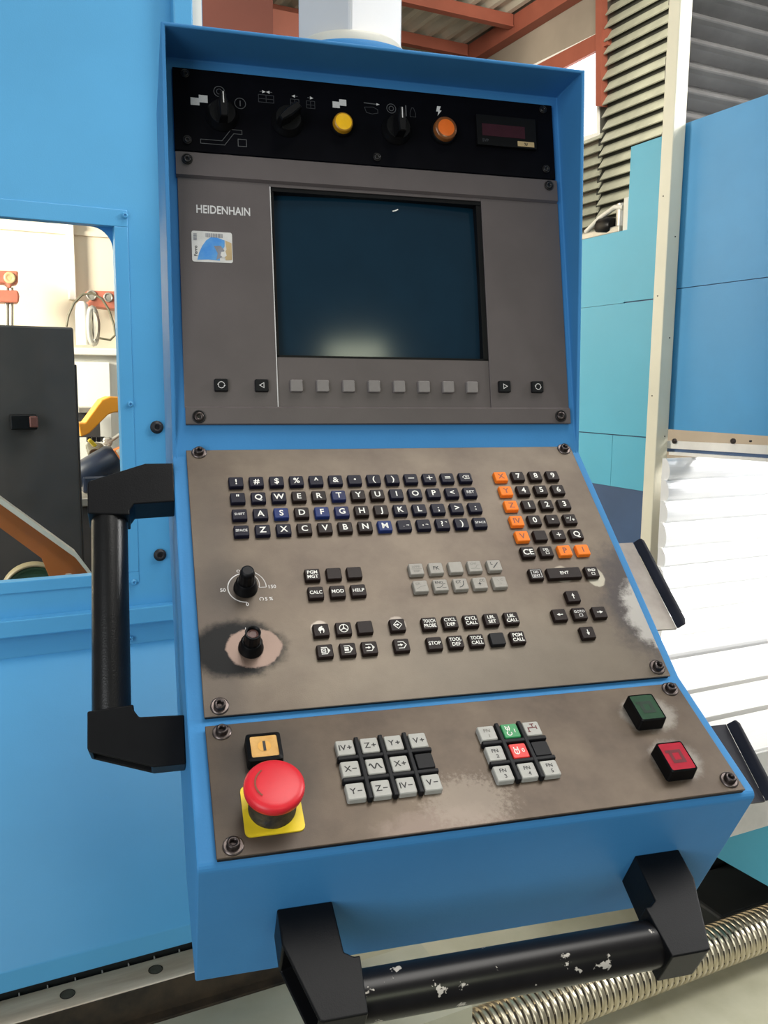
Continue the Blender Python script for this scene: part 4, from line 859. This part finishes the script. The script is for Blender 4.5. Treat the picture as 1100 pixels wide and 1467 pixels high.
for i, lg in enumerate((hand, wheel, None)): key(kbd, 'mode_key', XF[i]-0.0005, 0.0674, lg, 'key_brown', 'ink_white')
for i, lg in enumerate((mdi, sgl, aut)): key(kbd, 'mode_key', XF[i]-0.0002, 0.0474, lg, 'key_brown', 'ink_white')
key(kbd, 'mode_key', -0.0353, 0.0674, tst, 'key_brown', 'ink_white'); key(kbd, 'mode_key', -0.0357, 0.0477, edt, 'key_brown', 'ink_white')
XP = [-0.0070, 0.0118, 0.0308, 0.0498, 0.0687]
for i, lg in enumerate((['TOUCH', 'PROBE'], ['CYCL', 'DEF'], ['CYCL', 'CALL'], ['LBL', 'SET'], ['LBL', 'CALL'])): key(kbd, 'program_key', XP[i], 0.0668, lg, 'key_brown', 'ink_white')
for i, lg in enumerate(('STOP', ['TOOL', 'DEF'], ['TOOL', 'CALL'], None, ['PGM', 'CALL'])): key(kbd, 'program_key', XP[i], 0.0472, lg, 'key_black' if lg is None else 'key_brown', 'ink_white')
# override knobs
def knob(x, y, capped):
    b = MB(); b.lathe([(0.0102, 0), (0.0102, 0.0015), (0.0092, 0.003), (0.0088, 0.0085), (0.0074, 0.0105)], 'black', n=28)
    rs = []
    for z_, k in ((0.0100, 1.0), (0.0215, 0.93), (0.0235, 0.85)):
        rs.append([(math.cos(t*math.pi/12)*0.0068*k*(0.94 if t % 2 else 1.0), math.sin(t*math.pi/12)*0.0068*k*(0.94 if t % 2 else 1.0)+0.0, z_) for t in range(24)])
    b.rings(rs, 'black', cap1=capped)
    if capped: b.lathe([(0.0056, 0.0234), (0.0053, 0.0252), (0.0040, 0.0258)], 'key_black', n=20)
    else: b.lathe([(0.0064, 0.0235), (0.0052, 0.0238), (0.0046, 0.0205)], 'black', n=20, cap0=False, cap1=False).lathe([(0.0046, 0.0205), (0.0030, 0.0206), (0.0026, 0.0190)], 'pink_core', n=16)
    return b.build('override_knob', kbd, loc=(x, y, 0), label=None if capped else 'override knob with its cap missing')
knob(-0.1585, 0.1155, True); knob(-0.1595, 0.0573, False)
ml = MB(); z_ = 0.00015; kx, ky = -0.1585, 0.1160
ml.ribbon(arc(kx, ky, 0.0148, 268, 60, 40), 0.0009, z_, 'ink_silver')
ou = arc(kx, ky, 0.0172, 135, 2, 24); inn = [(kx+(0.0163-0.0035*i/24)*math.cos(math.radians(135-133*i/24)), ky+(0.0163-0.0035*i/24)*math.sin(math.radians(135-133*i/24))) for i in range(25)]
ml.ribbon(arc(kx, ky, 0.0175, 95, -2, 20), 0.0008, z_, 'ink_silver'); ml.ribbon([(kx+0.0115, ky-0.0006), (kx+0.0175, ky-0.0006)], 0.0006, z_, 'ink_silver'); ml.ribbon([(kx+(0.0148-0.0033*i/16)*math.cos(math.radians(60-62*i/16)), ky+(0.0148-0.0033*i/16)*math.sin(math.radians(60-62*i/16))) for i in range(17)], 0.0008, z_, 'ink_silver')
ml.text('50', -0.1775, 0.1146, z_, 0.0034, 'ink_silver').text('150', -0.1358, 0.1157, z_, 0.0034, 'ink_silver').text('0', -0.1585, 0.0992, z_, 0.0034, 'ink_silver').text('S %', -0.1400, 0.1035, z_, 0.0034, 'ink_silver').text('100', -0.1600, 0.0752, z_, 0.0026, 'ink_silver')
ml.ribbon(arc(-0.1462, 0.1035, 0.0016, -60, 240, 12), 0.0006, z_, 'ink_silver').ribbon(arc(-0.1632, 0.1333, 0.0012, 0, 330, 8), 0.0005, z_, 'ink_silver')
ml.build('dial_markings', kbd, label='white dial scale lettering')

# ---- machine operating panel
bp = MB(); bp.box(-0.2, 0.2, 0, 0.1101, -0.0015, 0, 'bplate').box(-0.1995, 0.1995, 0.0005, 0.1096, -0.0046, -0.0015, 'key_black')  # black under-layer again stands for the shadow below the plate edge
opp = bp.build('operating_panel', root, mw=FB, bevel=0.0005)
for x, y in ((-0.188, 0.1029), (0.1905, 0.1034), (-0.1885, 0.008), (0.191, 0.0097)): capscrew(opp, x, y)
def keyblock(xs, ys, rows, name):
    gd_ = MB(); bh = 0.0056
    for i in range(len(xs)-1):
        xm = (xs[i]+xs[i+1])/2; gd_.box(xm-0.0017, xm+0.0017, ys[-1]-0.008, ys[0]+0.008, 0, bh, 'key_black')
    for j in range(len(ys)-1):
        ym = (ys[j]+ys[j+1])/2; gd_.box(xs[0]-0.0078, xs[-1]+0.0078, ym-0.0017, ym+0.0017, 0, bh-0.0002, 'key_black')
    gd_.build('finger_guard', opp, bevel=0.0007, label='black raised lattice between the keys')
    for j, row in enumerate(rows):
        for i, (lg, m, ink, lab) in enumerate(row): key(opp, name, xs[i], ys[j], lg, m, ink, 0.0140, 0.0140, 0.0046, 0, lab)
W_ = lambda t: (icon(('t', t[:-1], -2.0 if len(t) < 3 else -2.2, 0, 4.8, 7.0), ('r', ((1.2, -0.2), (4.6, -0.2)), 0.9), *([('r', ((2.9, -1.9), (2.9, 1.5)), 0.9)] if t[-1] == '+' else [])), 'key_white', 'ink_black', 'pale grey key lettered %s' % t)
wav = icon(('r', [(-4.6+9.2*i/30, 2.0*math.sin(i/30*math.pi*3.6+0.3)) for i in range(31)], 1.1))
blank = (None, 'key_black', 'ink_black', 'blank black key')
keyblock([-0.1004, -0.0818, -0.0632, -0.0440], [0.0742, 0.0551, 0.0360], [[W_('IV+'), W_('Z+'), W_('Y+'), W_('V+')], [W_('X-'), (wav, 'key_white', 'ink_black', 'pale grey key with a wave symbol'), W_('X+'), blank], [W_('Y-'), W_('Z-'), W_('IV-'), W_('V-')]], 'jog_key')
FN = lambda k: (icon(('t', 'FN', 0, 2.2, 3.2, 6.5), ('t', k, 0.6, -2.8, 3.2)), 'key_white', 'ink_faint' if k in '1' else 'ink_black', 'pale grey key lettered FN %s' % k)
tool = [('r', ((-3.4, 4.2), (-3.4, 1.0)), 0.7), ('r', ((-0.6, 4.2), (-0.6, 1.0)), 0.7), ('c', ((-4.0, 0.8), (0.0, 0.8), (-0.6, -1.6), (-3.2, -1.6)), 0.7), ('r', ((-2, 2.6), (-2, -1.0)), 0.5)]
grn = icon(('r', ((-3.4, 4.6), (-3.4, 1.8), (-2.6, 1.0), (-2.6, 0.0)), 0.8), ('r', ((-0.4, 4.6), (-0.4, 1.8), (-1.0, 1.0), (-1.0, 0.0)), 0.8), ('r', ((-2, 3.6), (-2, 0.6)), 0.7), ('r', arc(-1.8, -2.6, 1.9, 110, 390, 14), 0.8), ('t', '1', 3.2, -0.4, 3.4))
rdk = icon(('r', ((-3.6, 3.6), (-3.6, 0.6)), 0.8), ('r', ((-0.6, 3.6), (-0.6, 0.6)), 0.8), ('c', [(-2.1+1.9*math.cos(math.radians(a)), -0.8+2.2*math.sin(math.radians(a))) for a in range(0, 360, 30)], 0.8), ('r', ((-2.1, 1.2), (-2.1, -2.6)), 0.5), ('t', '0', 3.2, 0, 3.4))
tap = icon(('r', ((-1.2, 4.2), (2.4, 4.2)), 0.9), ('r', ((0.6, 4.2), (0.6, 1.2)), 0.9), ('r', ((-3.4, -3.2), (-3.4, 0.6), (3.4, 0.6)), 1.1), ('r', ((3.6, 2.4), (3.6, -1.2)), 0.9), ('r', ((-4.6, -3.0), (-2.2, -3.0)), 0.9))
keyblock([0.0122, 0.0315, 0.0498], [0.0742, 0.0548, 0.0366], [[FN('1'), (grn, 'key_green', 'ink_white', 'green key with a white symbol and 1'), (tap, 'key_white', 'ink_maroon', 'pale key with a maroon tap symbol')], [FN('2'), (rdk, 'key_red', 'ink_white', 'red key with a white symbol and 0'), blank], [FN('3'), FN('4'), FN('5')]], 'option_key')
# lit push buttons
def pushbutton(x, y, w_, h_, ht, lens, mark, inner, lab, name='push_button', mg=0.0):
    b = MB(); R1 = rrect(0, 0, w_, h_, 0.0022, 3); R2 = rrect(0, 0, w_-0.0008, h_-0.0008, 0.0022, 3); R3 = rrect(0, 0, w_-0.0028-mg, h_-0.0028-mg, 0.0014, 3); R4 = rrect(0, 0, w_-0.0036-mg, h_-0.0036-mg, 0.0012, 3)
    b.rings([[(px, py, 0) for px, py in R1], [(px, py, ht-0.001) for px, py in R2], [(px, py, ht) for px, py in R3], [(px, py, ht-0.0008) for px, py in R4]], 'black', cap0=False, cap1=False)
    b.flat(R4, ht-0.0006, lens); inner(b, ht-0.0004, mark); return b.build(name, opp, loc=(x, y, 0), label=lab)
def in_start(b, z, m):
    b.flat([(px, py) for px, py in arc(0, 0, 0.0048, 0, 345, 23)], z, 'lens_amber'); b.flat([(-0.0010, -0.0044), (0.0010, -0.0044), (0.0010, 0.0044), (-0.0010, 0.0044)], z+0.0002, m)
def in_mark(b, z, m):
    b.ribbon([(-0.0042, -0.0050), (0.0042, -0.0050), (0.0042, 0.0044), (-0.0042, 0.0044)], 0.0028, z, m, True); b.flat([(-0.0078, 0.0032), (-0.004, 0.0032), (-0.004, 0.0058), (-0.0078, 0.0058)], z, m)
pushbutton(-0.1600, 0.0790, 0.0260, 0.0250, 0.010, 'lens_cream', 'ink_black', in_start, 'cream lit push button marked I', mg=0.003)
pushbutton(0.1515, 0.0785, 0.0240, 0.0280, 0.012, 'lens_green', 'lens_mark_g', in_mark, 'dark green push button')
pushbutton(0.1515, 0.0290, 0.0240, 0.0280, 0.012, 'lens_red', 'lens_mark_r', in_mark, 'red push button')
# emergency stop
MB().prism([(x, y, 0.0) for x, y in rrect(-0.1598, 0.0325, 0.0405, 0.0400, 0.004, 4)], (0, 0, 0.0012), 'yellow').build('stop_plate', opp, label='yellow emergency stop backing plate')
est = MB(); est.lathe([(0.0165, 0), (0.0165, 0.003), (0.0150, 0.0045), (0.0145, 0.018)], 'rust_black', n=36)
est.lathe([(0.0145, 0.0175), (0.0190, 0.0185), (0.0202, 0.0200), (0.0206, 0.0235), (0.0203, 0.0254), (0.0190, 0.0266), (0.0160, 0.0274), (0.0105, 0.0280), (0.005, 0.0283), (0.0006, 0.0284)], 'red', n=56)
est.ribbon([(p[0], p[1]) for p in arc(0.0, 0.0, 0.0130, 125, 225, 14)], 0.0011, 0.0283, 'ink_brown')
est.build('emergency_stop', opp, loc=(-0.1598, 0.0325, 0.0012), label='red mushroom emergency stop with grimy collar')

# ---- grab handles
def handle(name, org, X, Y, L, reach, br, wd, barmat, lab):
    Zx = X.cross(Y); mw = Matrix(((X.x, Y.x, Zx.x, org.x), (X.y, Y.y, Zx.y, org.y), (X.z, Y.z, Zx.z, org.z+0.4), (0, 0, 0, 1)))
    bar = MB().lathe([(br, 0.030), (br, L-0.030)], barmat, (reach, 0, 0), (0, 1, 0), 32).build(name, root, mw=mw, label=lab)
    R = br+0.0022
    prof = [(0, 0), (0.025, 0), (reach+R-0.001, 0.0170), (reach+R, 0.020), (reach+R, 0.0490), (reach-R, 0.0515), (reach-R, 0.047), (reach-R-0.004, 0.041), (0, 0.0395)]
    for s in (0, 1):
        P = [(x, (L-y) if s else y, -wd) for x, y in prof]
        b = MB().prism(P, (0, 0, 2*wd), 'handle'); o = b.build('bracket', bar)
        bm = bmesh.new(); bm.from_mesh(o.data); bmesh.ops.recalc_face_normals(bm, faces=bm.faces[:])
        cnd = Vector((-0.017, (reach+R-0.026)*(1 if s else -1), 0)).normalized(); cnd = Vector((0.017/(reach+R-0.026), -1.0 if not s else 1.0, 0)).normalized()
        f = max(bm.faces, key=lambda q: q.normal.dot(cnd)); r1 = bmesh.ops.inset_region(bm, faces=[f], thickness=0.0035, depth=0)
        nn = f.normal.copy(); r2 = bmesh.ops.extrude_discrete_faces(bm, faces=[f])
        for q in r2['faces']: bmesh.ops.translate(bm, verts=q.verts[:], vec=-nn*0.010)
        bm.to_mesh(o.data); bm.free()
        bv = o.modifiers.new('b', 'BEVEL'); bv.width = 0.0036; bv.segments = 4; bv.limit_method = 'ANGLE'; bv.angle_limit = math.radians(28)
    return bar
hd = Vector((0, -0.544, -0.839)).normalized()
handle('grab_handle', Vector((-0.2125, -0.001, -0.044)), Vector((-1, 0, 0)), hd, 0.273, 0.0575, 0.0157, 0.017, 'bar2', 'black side grab handle')
nO = Vector((0, eF.z*-1, eF.y)); nO = nF
handle('grab_handle', Vector((-0.157, 0, 0))+Fb+eF*0.067, nO, CX, 0.322, 0.060, 0.0168, 0.018, 'bar', 'black front grab handle with chipped paint')

# ---- side trays on the right flank
for t0, t1, fm in ((0.0, 0.110, 'tray'), (0.214, 0.286, 'tray_lip')):
    d = Vector((0, -0.779, -0.627)); q0 = V2(-0.050, -0.1175)+d*t0; q1 = V2(-0.050, -0.1175)+d*t1; nn = Vector((0, -0.627, 0.779))
    a0, a1 = q0-nn*0.0065, q1-nn*0.0065; x0_, x1_ = 0.2106, 0.2535
    O4 = Vector((0, 0, 0.4)); c = lambda p, x: Vector((x, p.y, p.z))+O4
    b = MB().prism([c(a0, x0_), c(a0, x1_), c(a1, x1_), c(a1, x0_)], -nn*0.002, fm); tr_o = b.build('side_tray', root, label='grey side tray' if fm == 'tray' else 'dark side tray')
    b = MB().prism([c(a0, x1_), c(q0, 0.2585), c(q0+d*0.004, 0.2600)+nn*0.001, c(q1-d*0.006, 0.2600)+nn*0.001, c(q1, 0.2580), c(a1, x1_)], Vector((0.0022, 0, 0)), 'tray_lip'); b.build('tray_lip', tr_o, bevel=0.0006)
q0 = V2(-0.135, -0.235)
MB().box(0.2105, 0.228, -0.155, -0.12, 0.4-0.240, 0.4-0.205, 'rust_black').build('tray_bracket', root, bevel=0.003)

# ---- pole and swivel
pol = MB(); ang = math.radians(-13); cxp, cyp = -0.018, 0.105; sq = 0.0387
pts = [(cxp+sq*math.sqrt(2)*math.cos(ang+math.radians(90*k)), cyp+sq*math.sqrt(2)*math.sin(ang+math.radians(90*k)), 0.4+0.375) for k in range(4)]
pol.prism(pts, (0, 0, 0.9), 'pole_white'); pol.build('support_pole', root, bevel=0.003)
MB().lathe([(0.074, 0.3612), (0.074, 0.3690), (0.070, 0.3715)], 'paint', (cxp, cyp, 0.4), n=56).build('swivel_disc', root, label='blue swivel disc')
MB().lathe([(0.056, 0.3715), (0.056, 0.383), (0.053, 0.386)], 'seal', (cxp, cyp, 0.4), n=56).build('swivel_ring', root, label='cream swivel ring')
tag(root, 'blue control console with screen, keyboard, emergency stop and black grab handles', 'control panel')
